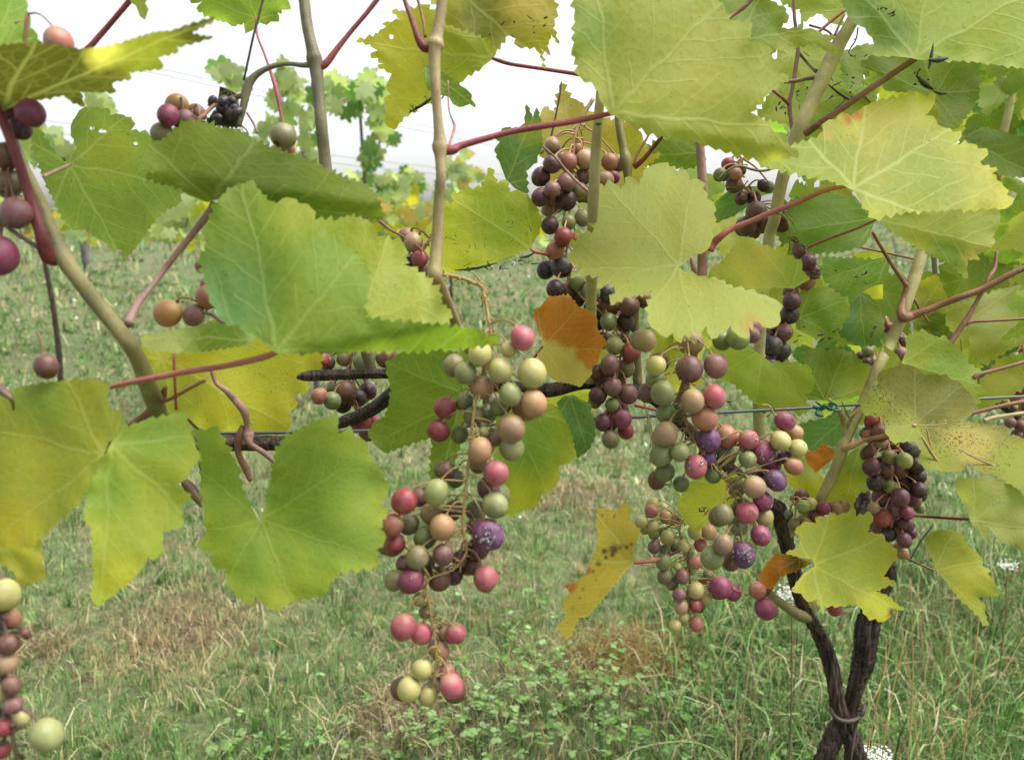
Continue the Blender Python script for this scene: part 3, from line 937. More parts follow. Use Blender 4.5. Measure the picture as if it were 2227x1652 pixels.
def trunk(pts, name='trunk', seed=1, rough=.23, parent=VF_, ground=True):
    S = catmull(np.array(pts, float), 12)
    C = at(S[:, 0], S[:, 1], S[:, 3]); r = S[:, 2] / 2 * S[:, 3] / FPX * (.84 if ground else .95)
    if ground:
        k = 26
        e = C[-1]; d = (C[-1] - C[-6]); d /= np.linalg.norm(d)
        t = np.linspace(0, 1, k + 1)[1:, None]
        end = np.array([e[0] + d[0] * .12, e[1] + d[1] * .12, -.03])
        C = np.vstack([C, e * (1 - t) + end * t]); r = np.concatenate([r, r[-1] * (1 + .2 * t[:, 0] ** 2)])
    V, F = tube_vf(C, r, 28, rough, seed)
    o = build(name, V, F, BARK, parent)
    # strips of bark lifting off
    rg = np.random.default_rng(seed); mb = MB()
    for _ in range(18 if ground else 6):
        i = rg.integers(2, len(C) - 14); L = rg.integers(6, 13); a = rg.uniform(0, 6.28)
        T = C[i + 1] - C[i]; T /= np.linalg.norm(T)
        u = np.cross(T, [0.3, -.8, .5]); u /= np.linalg.norm(u); v = np.cross(T, u)
        V = []
        for j in range(L):
            rr = r[i + j] * (1.05 + .12 * abs(j / (L - 1) - .5) ** 2 * 4 * rg.uniform(.4, 1.1))
            wdt = rg.uniform(.10, .22) * (1 - abs(2 * j / (L - 1) - 1) ** 2 * .8)
            for s in (-1, 1):
                aa = a + s * wdt + .03 * j
                V.append(C[i + j] + rr * (u * math.cos(aa) + v * math.sin(aa)))
        mb.add(V, [(2 * j, 2 * j + 1, 2 * j + 3, 2 * j + 2) for j in range(L - 1)])
    s = mb.build('bark_strips', BARK, o, smooth=False); s['kind'] = 'stuff'
    return o


trunk([(1660, 1085, 24, .72), (1688, 1108, 40, .735), (1705, 1164, 36, .75), (1726, 1240, 34, .77), (1752, 1320, 32, .78), (1786, 1385, 33, .79), (1808, 1455, 35, .80), (1822, 1538, 38, .805), (1838, 1578, 37, .81), (1856, 1618, 45, .815), (1864, 1660, 50, .82)], seed=3)
trunk([(1886, 1055, 16, .80), (1880, 1085, 30, .80), (1868, 1130, 34, .80), (1935, 1235, 30, .81), (1900, 1310, 40, .82), (1884, 1372, 58, .83), (1880, 1426, 49, .835), (1866, 1476, 42, .84), (1852, 1530, 38, .845), (1818, 1596, 40, .85), (1790, 1650, 45, .85)], seed=5)
# tie round the crossing
ring = [(1806, 1541, 9, .79), (1818, 1560, 10, .775), (1842, 1568, 9, .775), (1868, 1560, 8, .79), (1876, 1546, 8, .83)]
V, F = px_tube(ring, 6, 8, .1, 4); build('tie', V, F, SHOOT['dark'], VF_)
ring = [(1866, 1545, 7, .80), (1880, 1535, 9, .80), (1874, 1552, 10, .795), (1862, 1572, 8, .80), (1850, 1660, 4, .79), (1845, 1690, 3, .79)]
V, F = px_tube(ring, 5, 6, .2, 5); build('tie', V, F, SHOOT['dark'], VF_)
# old arms along the wire
trunk([(1690, 1112, 34, .73), (1610, 1040, 30, .70), (1520, 955, 28, .68), (1440, 880, 26, .66), (1388, 853, 30, .65), (1278, 833, 28, .64), (1176, 850, 32, .63), (1000, 826, 26, .62), (860, 812, 23, .60), (740, 814, 24, .59), (668, 818, 22, .585), (646, 821, 8, .585)], name='cane', seed=7, rough=.10, ground=False)
trunk([(862, 806, 24, .615), (858, 850, 30, .62), (800, 895, 30, .63), (745, 918, 24, .64), (700, 935, 18, .65)], name='cane', seed=8, rough=.14, ground=False)
trunk([(1935, 1235, 30, .81), (1900, 1120, 24, .82), (1872, 1098, 30, .80)], name='cane', seed=9, rough=.14, ground=False)
trunk([(-60, 985, 30, .55), (100, 978, 30, .56), (232, 972, 28, .57), (380, 966, 32, .58), (500, 964, 36, .59), (640, 962, 30, .60), (760, 950, 22, .61)], name='cane', seed=10, rough=.08, parent=VN, ground=False)
trunk([(-60, 985, 34, .56), (-160, 1010, 38, .57), (-215, 1090, 36, .60), (-225, 1180, 38, .64), (-230, 1300, 42, .68)], name='trunk', seed=11, parent=VN)
trunk([(2100, 760, 16, 1.1), (2160, 860, 22, 1.12), (2250, 930, 26, 1.14), (2330, 1020, 34, 1.15), (2350, 1180, 40, 1.18)], name='trunk', seed=12, parent=VR)

# shoots
shoot(VN, 'green', [(-40, 140, 20, .40), (5, 245, 22, .40), (45, 350, 26, .40), (85, 440, 30, .40), (118, 520, 31, .40), (130, 548, 40, .40), (146, 572, 38, .40), (165, 600, 34, .40), (215, 665, 33, .405), (272, 735, 35, .41), (300, 780, 36, .42), (325, 845, 40, .44), (345, 900, 38, .48), (350, 960, 34, .54)], label='thick tan green shoot slanting down past the red leaf stalk')
shoot(VN, 'darkred', [(-30, 200, 18, .385), (5, 260, 20, .385), (38, 345, 22, .385), (68, 440, 22, .39), (90, 510, 26, .39), (103, 555, 30, .395), (122, 572, 18, .40)], name='petiole')
shoot(VN, 'grey', [(-10, 470, 8, .39), (25, 500, 9, .39), (62, 525, 10, .392), (95, 545, 12, .395)], name='tendril')
shoot(VF_, 'grey', [(656, -40, 22, .50), (661, 0, 23, .50), (669, 60, 24, .50), (680, 108, 27, .50), (684, 128, 34, .50), (688, 150, 28, .50), (694, 210, 25, .50), (699, 270, 26, .50), (706, 340, 26, .505), (716, 420, 26, .51), (735, 520, 26, .54), (780, 700, 26, .58), (810, 815, 24, .60)], label='straight grey green shoot against the white sky')
shoot(VF_, 'tan', [(966, -40, 26, .46), (962, 0, 25, .46), (955, 50, 23, .46), (949, 82, 28, .46), (947, 97, 37, .46), (945, 120, 27, .46), (948, 200, 22, .46), (954, 275, 22, .46), (957, 305, 28, .46), (957, 322, 34, .46), (958, 345, 25, .46), (959, 390, 22, .46), (954, 440, 22, .465), (951, 513, 25, .47), (947, 570, 28, .47), (946, 598, 33, .47), (953, 615, 25, .475), (969, 650, 24, .49), (992, 708, 22, .52), (1015, 770, 22, .56), (1030, 825, 24, .62)], label='tan shoot with swollen nodes in front of the yellow green leaf')
shoot(VF_, 'pale', [(1312, 150, 22, .50), (1306, 210, 22, .50), (1298, 300, 22, .50), (1292, 410, 25, .51), (1288, 500, 24, .53), (1285, 700, 24, .60), (1283, 830, 22, .63)])
shoot(VF_, 'green', [(1338, 180, 14, .62), (1346, 270, 16, .62), (1356, 325, 18, .62), (1361, 347, 25, .62), (1366, 385, 18, .62), (1372, 470, 18, .62), (1380, 700, 20, .65), (1388, 850, 20, .66)])
shoot(VF_, 'mauve', [(1518, 240, 18, .57), (1523, 318, 19, .57), (1528, 400, 21, .57), (1530, 480, 21, .57), (1528, 568, 22, .575), (1523, 640, 22, .58), (1505, 780, 22, .62), (1470, 905, 22, .665)])
shoot(VF_, 'pale', [(1880, -10, 26, .66), (1850, 52, 28, .66), (1822, 100, 32, .66), (1795, 158, 33, .66), (1768, 215, 31, .66), (1740, 277, 33, .66), (1722, 330, 28, .665), (1702, 390, 27, .67), (1685, 475, 24, .68), (1672, 525, 24, .69), (1655, 700, 24, .71), (1650, 900, 26, .72), (1668, 1090, 26, .725)], label='pale stout shoot rising slantwise behind the big leaf')
shoot(VF_, 'pale', [(2030, 480, 22, .72), (2007, 545, 23, .72), (1990, 600, 26, .715), (1972, 660, 22, .71), (1957, 700, 24, .71), (1935, 748, 24, .71), (1910, 798, 23, .70), (1885, 860, 22, .70), (1862, 905, 22, .70), (1845, 946, 20, .70), (1833, 972, 26, .70), (1820, 1012, 23, .70), (1808, 1040, 24, .705), (1782, 1088, 20, .715), (1745, 1130, 22, .73), (1715, 1160, 24, .75)])
shoot(VR, 'pale', [(2200, 420, 20, .92), (2145, 553, 22, .92), (2115, 622, 21, .92), (2090, 680, 20, .92), (2070, 730, 18, .93), (2060, 800, 20, 1.0), (2110, 880, 22, 1.12)])
shoot(VR, 'grey', [(2022, 520, 10, .95), (2030, 558, 10, .95), (2036, 615, 10, .95), (2048, 660, 12, .95), (2056, 705, 13, .95), (2060, 790, 12, 1.0), (2100, 860, 14, 1.1)])
shoot(VR, 'pale', [(2205, 165, 16, .95), (2196, 230, 17, .95), (2180, 300, 17, .95), (2170, 380, 16, .95), (2150, 560, 16, 1.0), (2130, 880, 18, 1.12)])
shoot(VR, 'tan', [(2238, 560, 14, 1.05), (2205, 640, 15, 1.05), (2170, 700, 15, 1.05), (2160, 820, 15, 1.08), (2200, 900, 16, 1.14)])
shoot(VF_, 'green', [(1650, 1262, 14, .73), (1676, 1292, 18, .735), (1700, 1312, 19, .745), (1728, 1331, 22, .76), (1746, 1340, 26, .775), (1760, 1345, 18, .78)])
shoot(VN, 'mauve', [(459, 800, 10, .56), (470, 832, 9, .56), (490, 848, 13, .56), (510, 868, 16, .565), (530, 893, 18, .565), (538, 925, 13, .57), (540, 945, 24, .572), (545, 965, 14, .57), (575, 985, 12, .575), (600, 1006, 11, .58), (640, 1030, 8, .6)], label='withered brown tendril knotted round the wire')
shoot(VN, 'brown', [(528, 925, 10, .57), (520, 950, 16, .57), (518, 985, 14, .575), (535, 1020, 16, .58), (545, 1045, 10, .58)])
shoot(VN, 'brown', [(360, 840, 8, .45), (348, 872, 20, .46), (312, 905, 17, .47), (278, 930, 16, .48), (262, 952, 11, .48), (252, 975, 8, .47)])
shoot(VN, 'brown', [(446, 826, 8, .42), (405, 848, 8, .43), (372, 866, 9, .44), (350, 874, 9, .455)], name='petiole')
shoot(VN, 'red', [(378, 770, 6, .43), (380, 826, 6, .43), (383, 890, 6, .44)], name='petiole')
shoot(VN, 'brown', [(398, 897, 6, .44), (415, 918, 7, .46), (430, 932, 6, .5)], name='petiole')
shoot(VN, 'deadbrown', [(395, 1040, 14, .47), (412, 1060, 22, .47), (432, 1085, 20, .47), (440, 1100, 10, .47)], name='tendril')
shoot(VN, 'deadbrown', [(428, 990, 6, .47), (438, 1020, 8, .47), (446, 1060, 8, .47)], name='tendril')
shoot(VN, 'deadbrown', [(440, 680, 5, .42), (462, 684, 8, .42), (478, 697, 7, .42), (490, 703, 3, .42)], name='tendril')
shoot(VN, 'deadbrown', [(-20, 830, 16, .36), (5, 850, 18, .36), (25, 868, 10, .36), (30, 890, 5, .37)], name='tendril')
# peduncles and leaf stalks that the photograph shows
shoot(VF_, 'red', [(684, 148, 15, .50), (707, 140, 16, .50), (738, 100, 12, .50), (769, 62, 10, .50), (798, 28, 10, .50), (835, -20, 11, .50)], name='petiole')
shoot(VF_, 'grey', [(684, 138, 18, .50), (662, 142, 12, .50), (632, 139, 10, .50), (605, 141, 11, .50), (578, 150, 12, .50), (556, 164, 15, .50), (540, 185, 20, .50), (533, 215, 17, .50), (526, 245, 15, .50), (518, 275, 12, .50)])
shoot(VF_, 'brown', [(537, 205, 14, .50), (505, 214, 10, .50), (470, 226, 9, .50), (436, 256, 9, .48), (410, 270, 7, .46)])
shoot(VF_, 'dark', [(576, -20, 5, .49), (566, 24, 5, .49), (552, 75, 5, .49), (541, 125, 5, .495), (530, 175, 5, .50)], name='tendril')
shoot(VF_, 'red', [(556, 40, 5, .56), (560, 78, 5, .55), (574, 115, 5, .54), (585, 146, 6, .53), (599, 188, 10, .52), (607, 225, 9, .51), (615, 265, 6, .50), (619, 285, 4, .49)], name='petiole')
shoot(VF_, 'mauve', [(537, 245, 5, .50), (552, 270, 5, .50), (560, 290, 5, .50)], name='tendril')
shoot(VF_, 'darkred', [(872, -30, 8, .465), (880, 0, 9, .465), (893, 35, 12, .462), (903, 65, 14, .46), (913, 90, 19, .46), (925, 103, 22, .46), (945, 100, 20, .46)], name='petiole')
shoot(VF_, 'brown', [(905, -10, 6, .47), (913, 15, 6, .47), (921, 50, 6, .465), (925, 80, 7, .46)], name='tendril')
shoot(VF_, 'pink', [(974, 175, 3, .47), (976, 235, 3, .47), (984, 262, 4, .47), (989, 275, 6, .47), (982, 300, 5, .465), (975, 322, 8, .46)], name='tendril')
shoot(VF_, 'red', [(964, 326, 24, .462), (985, 326, 21, .462), (1003, 317, 16, .464), (1057, 301, 14, .465), (1113, 286, 13, .467), (1180, 274, 14, .468), (1250, 263, 13, .47), (1300, 253, 12, .47), (1332, 246, 11, .47)], name='petiole', label='long red leaf stalk reaching the biggest top leaf')
shoot(VF_, 'red', [(1070, 127, 6, .56), (1085, 132, 9, .56), (1113, 140, 8, .56), (1180, 150, 8, .56), (1253, 161, 9, .56), (1310, 172, 9, .54)], name='petiole')
shoot(VN, 'pink', [(238, 842, 10, .40), (280, 832, 12, .395), (330, 822, 13, .39), (380, 812, 13, .39), (430, 804, 13, .387), (480, 797, 13, .385), (530, 787, 14, .38), (575, 776, 14, .38), (602, 766, 11, .38)], name='petiole', label='long pink leaf stalk crossing under the biggest front leaf')
shoot(VN, 'mauve', [(465, 440, 15, .43), (455, 462, 17, .43), (420, 507, 15, .432), (375, 563, 14, .434), (338, 612, 13, .43), (305, 653, 14, .42), (288, 682, 18, .415), (280, 705, 22, .41)], name='petiole')
shoot(VN, 'mauve', [(152, 358, 7, .50), (130, 368, 8, .48), (95, 384, 8, .42)], name='petiole')
shoot(VF_, 'red', [(150, 140, 10, .47), (197, 100, 12, .47), (215, 80, 12, .47), (250, 40, 11, .47), (300, -20, 12, .47)], name='petiole')
shoot(VF_, 'pink', [(1545, 545, 15, .56), (1553, 528, 17, .56), (1570, 512, 15, .555), (1590, 498, 14, .555), (1630, 482, 12, .555), (1668, 466, 12, .555), (1730, 442, 11, .555), (1795, 414, 10, .555), (1850, 402, 8, .56)], name='petiole', label='pink leaf stalk between the notched leaf and the orange rimmed leaf')
shoot(VF_, 'brown', [(1990, 128, 15, .585), (1975, 138, 14, .585), (1930, 168, 14, .59), (1880, 202, 14, .59), (1830, 237, 14, .60), (1790, 263, 15, .61), (1755, 288, 18, .64)], name='petiole')
shoot(VF_, 'brown', [(1906, 477, 5, .66), (1870, 494, 6, .67), (1830, 509, 6, .68), (1790, 524, 6, .69), (1757, 538, 6, .70)], name='petiole')
shoot(VF_, 'brown', [(1973, 620, 11, .71), (1966, 650, 14, .71), (1960, 676, 19, .705), (1966, 690, 22, .70), (1985, 686, 19, .70), (2010, 677, 15, .695), (2045, 663, 14, .69), (2090, 645, 14, .68), (2137, 628, 14, .675), (2207, 592, 13, .665), (2260, 570, 11, .66)], name='petiole')
shoot(VF_, 'brown', [(2168, 545, 6, .69), (2163, 583, 9, .685), (2150, 605, 8, .68), (2137, 632, 9, .68), (2120, 664, 9, .68), (2102, 695, 12, .68), (2088, 715, 12, .68), (2062, 752, 15, .68)])
shoot(VF_, 'brown', [(2100, 703, 11, .68), (2115, 699, 8, .68), (2160, 697, 6, .68), (2240, 692, 6, .68)], name='petiole')
shoot(VF_, 'brown', [(1898, 505, 7, .70), (1915, 535, 7, .70), (1940, 576, 8, .705), (1960, 605, 9, .71), (1972, 622, 12, .71)], name='petiole')
shoot(VR, 'brown', [(1870, 538, 4, .85), (1920, 548, 5, .85), (1992, 564, 5, .86)], name='tendril')
shoot(VR, 'brown', [(1988, 650, 5, .8), (2000, 672, 5, .8), (2020, 700, 4, .8)], name='tendril')
shoot(VF_, 'salmon', [(1835, 975, 14, .695), (1850, 970, 15, .69), (1868, 962, 11, .688), (1887, 955, 9, .685), (1927, 946, 9, .66), (1990, 925, 8, .62)], name='petiole')
shoot(VF_, 'tan', [(1840, 980, 10, .70), (1838, 950, 11, .70), (1835, 925, 12, .70), (1832, 905, 12, .695), (1818, 885, 10, .69), (1803, 868, 7, .685)])
shoot(VF_, 'tan', [(1835, 920, 8, .697), (1845, 908, 8, .697), (1862, 893, 8, .697), (1872, 872, 8, .70)])
shoot(VF_, 'brown', [(2090, 905, 7, .68), (2112, 899, 8, .68), (2170, 884, 9, .68), (2240, 870, 9, .68)], name='petiole')
shoot(VF_, 'pale', [(2140, 915, 10, .72), (2160, 908, 9, .72), (2190, 903, 8, .72), (2240, 896, 8, .72)])
shoot(VF_, 'brown', [(2118, 822, 9, .66), (2128, 814, 10, .66), (2170, 803, 8, .66), (2240, 783, 7, .66)], name='petiole')
shoot(VF_, 'darkred', [(1978, 1120, 5, .68), (2030, 1124, 6, .67), (2105, 1129, 6, .62)], name='petiole')
shoot(VF_, 'brown', [(1970, 1212, 4, .70), (2000, 1226, 5, .69), (2032, 1240, 5, .68)], name='petiole')
shoot(VF_, 'dark', [(2030, 1140, 3, .9), (2000, 1180, 4, .9), (1978, 1220, 4, .9)], name='tendril')
shoot(VF_, 'mauve', [(1726, -20, 7, .68), (1728, 40, 7, .68), (1736, 100, 9, .68), (1730, 150, 9, .68), (1722, 200, 8, .68), (1717, 222, 11, .68), (1720, 260, 9, .68), (1727, 292, 12, .68)])
shoot(VF_, 'brown', [(1680, 196, 6, .67), (1700, 212, 7, .67), (1717, 228, 8, .68)], name='petiole')
shoot(VF_, 'green', [(1738, 115, 7, .68), (1755, 135, 7, .68), (1775, 155, 9, .67)])
shoot(VF_, 'mauve', [(1706, 178, 8, .67), (1730, 176, 9, .67), (1755, 170, 10, .67), (1775, 168, 12, .67)], name='petiole')
shoot(VF_, 'pink', [(1838, 22, 7, .72), (1810, 44, 7, .72), (1778, 72, 6, .72)], name='petiole')
shoot(VF_, 'mauve', [(1760, 55, 5, .74), (1800, 68, 5, .74), (1817, 90, 6, .74), (1840, 128, 6, .74), (1850, 165, 7, .74), (1870, 195, 7, .74), (1892, 222, 6, .74)])
shoot(VF_, 'brown', [(1838, 30, 4, .73), (1825, 55, 5, .73), (1815, 78, 6, .73)], name='tendril')
shoot(VF_, 'dark', [(1866, 60, 3, .70), (1862, 85, 3, .70), (1850, 105, 3, .70), (1846, 115, 2, .70), (1856, 122, 2, .70), (1862, 120, 2, .70)], name='tendril')
shoot(VF_, 'brown', [(1650, -20, 9, .56), (1620, 14, 9, .56), (1586, 38, 9, .56), (1560, 55, 8, .55)], name='petiole')
shoot(VF_, 'darkred', [(1449, 280, 8, .60), (1443, 292, 9, .60), (1420, 322, 9, .61), (1398, 348, 11, .615), (1380, 363, 13, .62)], name='petiole')
shoot(VF_, 'brown', [(1412, 292, 4, .62), (1400, 312, 5, .62), (1388, 332, 6, .62), (1378, 360, 7, .62)], name='tendril')
shoot(VF_, 'dark', [(1221, 178, 3, .66), (1217, 210, 4, .66), (1208, 255, 4, .66), (1197, 305, 5, .66)], name='tendril')
shoot(VF_, 'tan', [(1290, 215, 9, .64), (1272, 245, 9, .64), (1262, 265, 10, .64), (1240, 285, 6, .64), (1200, 300, 6, .65), (1175, 335, 6, .65)])
shoot(VF_, 'mauve', [(1180, 318, 5, .58), (1210, 345, 5, .58), (1235, 375, 6, .58), (1262, 402, 7, .58), (1285, 420, 7, .58)], name='petiole')
shoot(VF_, 'pink', [(1153, 540, 4, .60), (1162, 547, 7, .60), (1185, 552, 8, .61), (1215, 560, 8, .62)], name='petiole')
shoot(VF_, 'pink', [(1180, 755, 6, .55), (1170, 768, 6, .56), (1155, 785, 6, .57)], name='petiole')
shoot(VF_, 'pink', [(1378, 1224, 6, .645), (1400, 1221, 8, .645), (1430, 1216, 8, .65), (1460, 1205, 7, .66), (1490, 1190, 6, .67)], name='petiole')
shoot(VF_, 'pink', [(1380, 881, 7, .64), (1400, 885, 7, .64), (1428, 892, 7, .645), (1460, 905, 6, .65)], name='petiole')
shoot(VF_, 'mauve', [(1503, 560, 8, .565), (1508, 580, 12, .565), (1512, 600, 11, .57)], name='petiole')
shoot(VF_, 'tan', [(1025, 590, 4, .50), (1045, 612, 4, .5), (1060, 640, 3, .5)], name='tendril')
shoot(VF_, 'brown', [(822, 478, 8, .52), (850, 500, 6, .52), (885, 520, 5, .52), (925, 550, 4, .50), (945, 590, 6, .475)], name='petiole')
for pts in ([(1388, 820, 3, .62), (1396, 860, 3, .62), (1408, 900, 3, .615), (1418, 940, 3, .61), (1420, 972, 2, .61)], [(1412, 880, 2, .60), (1408, 915, 2, .60), (1412, 935, 2, .60), (1416, 955, 2.4, .60), (1413, 975, 2, .60), (1404, 982, 2, .60), (1406, 988, 2, .60), (1412, 986, 2, .60)],
            [(1384, 913, 2, .61), (1396, 910, 2, .61), (1408, 918, 2, .61)], [(1700, 470, 3, .66), (1720, 478, 3, .66), (1732, 500, 3, .66)], [(1676, 460, 5, .66), (1705, 470, 5, .655), (1718, 500, 4, .655), (1716, 545, 4, .66)],
            [(758, 150, 0, .5), (744, 188, 0, .5)], [(2092, 800, 3, .8), (2090, 735, 3, .8)], [(1560, 390, 5, .70), (1600, 362, 6, .70), (1655, 372, 6, .71), (1700, 360, 6, .71)]):
    if pts[0][2]: shoot(VF_, 'green', pts, name='tendril', sides=5)

# ------------------------------------------------------------------ traced leaves: nearest vine
leaf(VN, .395, .2, .5, 'lg', (-20, 110), (50, -60), [(-90, -60), (-40, -90), (10, -80), (40, -40), (55, -5), (59, 20), (66, 38), (67, 58), (78, 73), (82, 95), (60, 108), (20, 114), (-20, 118), (-70, 90), (-100, 20)])
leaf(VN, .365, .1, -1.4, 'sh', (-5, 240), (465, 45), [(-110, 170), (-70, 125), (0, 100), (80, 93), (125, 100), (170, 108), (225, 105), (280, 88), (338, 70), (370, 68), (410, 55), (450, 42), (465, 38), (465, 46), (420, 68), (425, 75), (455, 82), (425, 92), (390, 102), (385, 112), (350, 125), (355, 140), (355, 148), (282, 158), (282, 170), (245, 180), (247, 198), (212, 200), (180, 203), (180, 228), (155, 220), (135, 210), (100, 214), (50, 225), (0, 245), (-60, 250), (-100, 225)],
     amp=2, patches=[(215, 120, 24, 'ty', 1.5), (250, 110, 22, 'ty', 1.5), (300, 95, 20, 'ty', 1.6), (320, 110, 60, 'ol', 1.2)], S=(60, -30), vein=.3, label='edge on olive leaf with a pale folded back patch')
leaf(VN, .50, -.2, .5, 'lg', (150, 358), (268, 570), [(180, 238), (205, 235), (235, 240), (240, 250), (262, 250), (285, 260), (293, 270), (290, 283), (320, 290), (330, 300), (345, 310), (360, 330), (380, 370), (392, 405), (385, 440), (350, 460), (320, 500), (300, 530), (270, 568), (260, 545), (235, 530), (210, 515), (185, 500), (160, 498), (140, 480), (120, 440), (100, 400), (90, 370), (75, 330), (68, 290), (78, 270), (95, 300), (120, 330), (140, 352), (150, 346), (163, 320), (155, 290), (155, 275), (165, 255)],
     holes=[(200, 279, 6), (220, 284, 6), (228, 286, 4), (295, 312, 5)], patches=[(240, 330, 60, 'yg', 1.2)], amp=3, label='green leaf with a few small holes')
leaf(VN, .425, .1, .9, 'g', (465, 440), (828, 470), [(375, 290), (405, 268), (440, 268), (480, 278), (510, 282), (540, 295), (560, 310), (600, 325), (640, 340), (690, 358), (730, 380), (790, 400), (812, 420), (825, 445), (828, 470), (800, 475), (770, 465), (740, 470), (700, 470), (650, 455), (600, 440), (560, 430), (520, 420), (490, 430), (450, 440), (410, 425), (390, 410), (360, 400), (325, 385), (340, 370), (305, 350), (320, 335), (330, 310), (350, 305)],
     patches=[(560, 400, 110, 'dg', 1.2)], S=(470, 270), vein=.3, folds=[(300, 360, 830, 440, 1.1)], label='dark green leaf arched over the front leaf')  # dark patch puts the shade of the leaf's hollow into its colour
leaf(VN, .43, .1, .6, 'yg', (780, 705), (860, 470), [(640, 440), (700, 436), (740, 445), (770, 450), (800, 470), (812, 500), (835, 520), (870, 525), (880, 540), (880, 572), (895, 582), (925, 605), (955, 635), (962, 660), (978, 680), (972, 708), (900, 716), (800, 716), (760, 690), (700, 640), (660, 560)], amp=5, vein=.3, patches=[(880, 640, 110, 'pyg', .9)])  # back-lit part of the front leaf, its brightness put into the colour
leaf(VN, .382, .15, .45, 'g', (600, 766), (530, 400), [(470, 445), (480, 430), (505, 410), (530, 400), (550, 395), (560, 410), (580, 432), (602, 440), (625, 432), (650, 442), (675, 450), (690, 500), (735, 520), (770, 552), (800, 580), (796, 640), (790, 690), (830, 698), (900, 703), (1000, 713), (1040, 723), (1078, 740), (1060, 749), (1000, 757), (900, 761), (750, 764), (650, 767), (600, 768), (560, 735), (520, 705), (490, 695), (470, 670), (455, 640), (445, 600), (438, 560), (450, 530), (443, 500), (455, 480)],
     sp=22, amp=4, patches=[(740, 620, 120, 'lg', 1.0), (500, 640, 90, 'bg', 1.2), (640, 460, 60, 'yg', 1.2)], folds=[(600, 768, 900, 712, 1.6)], vein=.35, label='biggest front leaf, soft green with a folded pointed side lobe')
leaf(VN, .455, .3, .8, 'pale', (550, 738), (320, 735), [(310, 735), (340, 725), (400, 715), (430, 710), (480, 690), (520, 705), (556, 735), (545, 748), (480, 757), (420, 765), (380, 766), (350, 762), (330, 765), (312, 748)], amp=2, patches=[(480, 740, 70, 'g', 1)])
leaf(VN, .62, .1, .1, 'by', (350, 780), (620, 930), [(310, 735), (360, 740), (450, 745), (560, 735), (620, 750), (700, 770), (690, 800), (655, 810), (650, 825), (668, 832), (665, 850), (640, 860), (645, 880), (630, 895), (632, 915), (625, 937), (560, 940), (490, 938), (440, 927), (390, 922), (360, 885), (330, 850), (318, 800)], patches=[(370, 860, 60, 'yg', .9), (420, 770, 70, 'y', 1)], vein=.4, label='bright yellow leaf behind the pink stalk')
leaf(VN, .372, -.2, .5, 'yg', (225, 990), (-40, 930), [(-110, 960), (-80, 900), (-20, 872), (30, 850), (60, 840), (100, 835), (150, 828), (200, 825), (235, 840), (232, 862), (240, 890), (265, 905), (255, 935), (238, 960), (228, 985), (215, 1010), (190, 1060), (170, 1095), (150, 1110), (110, 1150), (80, 1180), (75, 1200), (20, 1192), (-20, 1186), (-80, 1150), (-130, 1060)],
     rim='yg', rimw=30, patches=[(80, 860, 60, 'lg', 1.2), (20, 1150, 60, 'y', 1.3)], sp=24, amp=3, vein=.35, label='yellow green leaf cut by the frame beside the hanging pointed leaf')
leaf(VN, .365, .4, .25, 'yg', (242, 968), (215, 1312), [(235, 975), (260, 930), (300, 920), (340, 910), (380, 900), (398, 895), (415, 940), (425, 970), (430, 1000), (415, 1020), (405, 1040), (390, 1055), (410, 1080), (395, 1100), (395, 1140), (375, 1150), (355, 1160), (350, 1200), (335, 1215), (320, 1215), (305, 1240), (285, 1260), (260, 1280), (235, 1300), (215, 1315), (203, 1300), (205, 1260), (203, 1200), (200, 1150), (185, 1120), (190, 1080), (210, 1030), (228, 992)],
     rim='yg', patches=[(330, 940, 60, 'lg', 1.2), (220, 1060, 60, 'lg', 1), (260, 1270, 50, 'y', 1.3)], sp=24, amp=3, vein=.3, label='long pointed leaf hanging down at the bottom left')
leaf(VN, .335, 0, .2, 'yg', (0, 1170), (65, 1270), [(-60, 1190), (30, 1190), (75, 1195), (85, 1180), (90, 1220), (95, 1250), (60, 1268), (40, 1265), (30, 1240), (0, 1220), (-50, 1225)], rim='y', amp=3)
leaf(VN, .405, -.15, .5, 'lg', (566, 1132), (640, 1320), [(425, 935), (445, 935), (470, 930), (480, 945), (500, 985), (515, 1010), (525, 1060), (545, 1100), (566, 1136), (577, 1100), (590, 1040), (600, 985), (620, 955), (650, 935), (690, 915), (735, 905), (735, 925), (740, 940), (765, 938), (770, 950), (790, 960), (800, 985), (815, 1010), (845, 1060), (835, 1085), (820, 1085), (838, 1115), (825, 1145), (835, 1170), (820, 1195), (822, 1225), (815, 1232), (740, 1240), (720, 1265), (710, 1290), (660, 1300), (630, 1310), (600, 1322), (575, 1310), (555, 1295), (545, 1310), (525, 1300), (500, 1270), (490, 1240), (465, 1230), (460, 1205), (440, 1190), (450, 1150), (445, 1110), (440, 1060), (440, 1000)],
     rim='yg', rimw=30, sp=22, amp=4, patches=[(640, 1060, 90, 'g', 1), (470, 1020, 60, 'lg', 1), (640, 1290, 70, 'yg', 1)], vein=.3, label='heart shaped green leaf with yellowing rim and a deep notch')

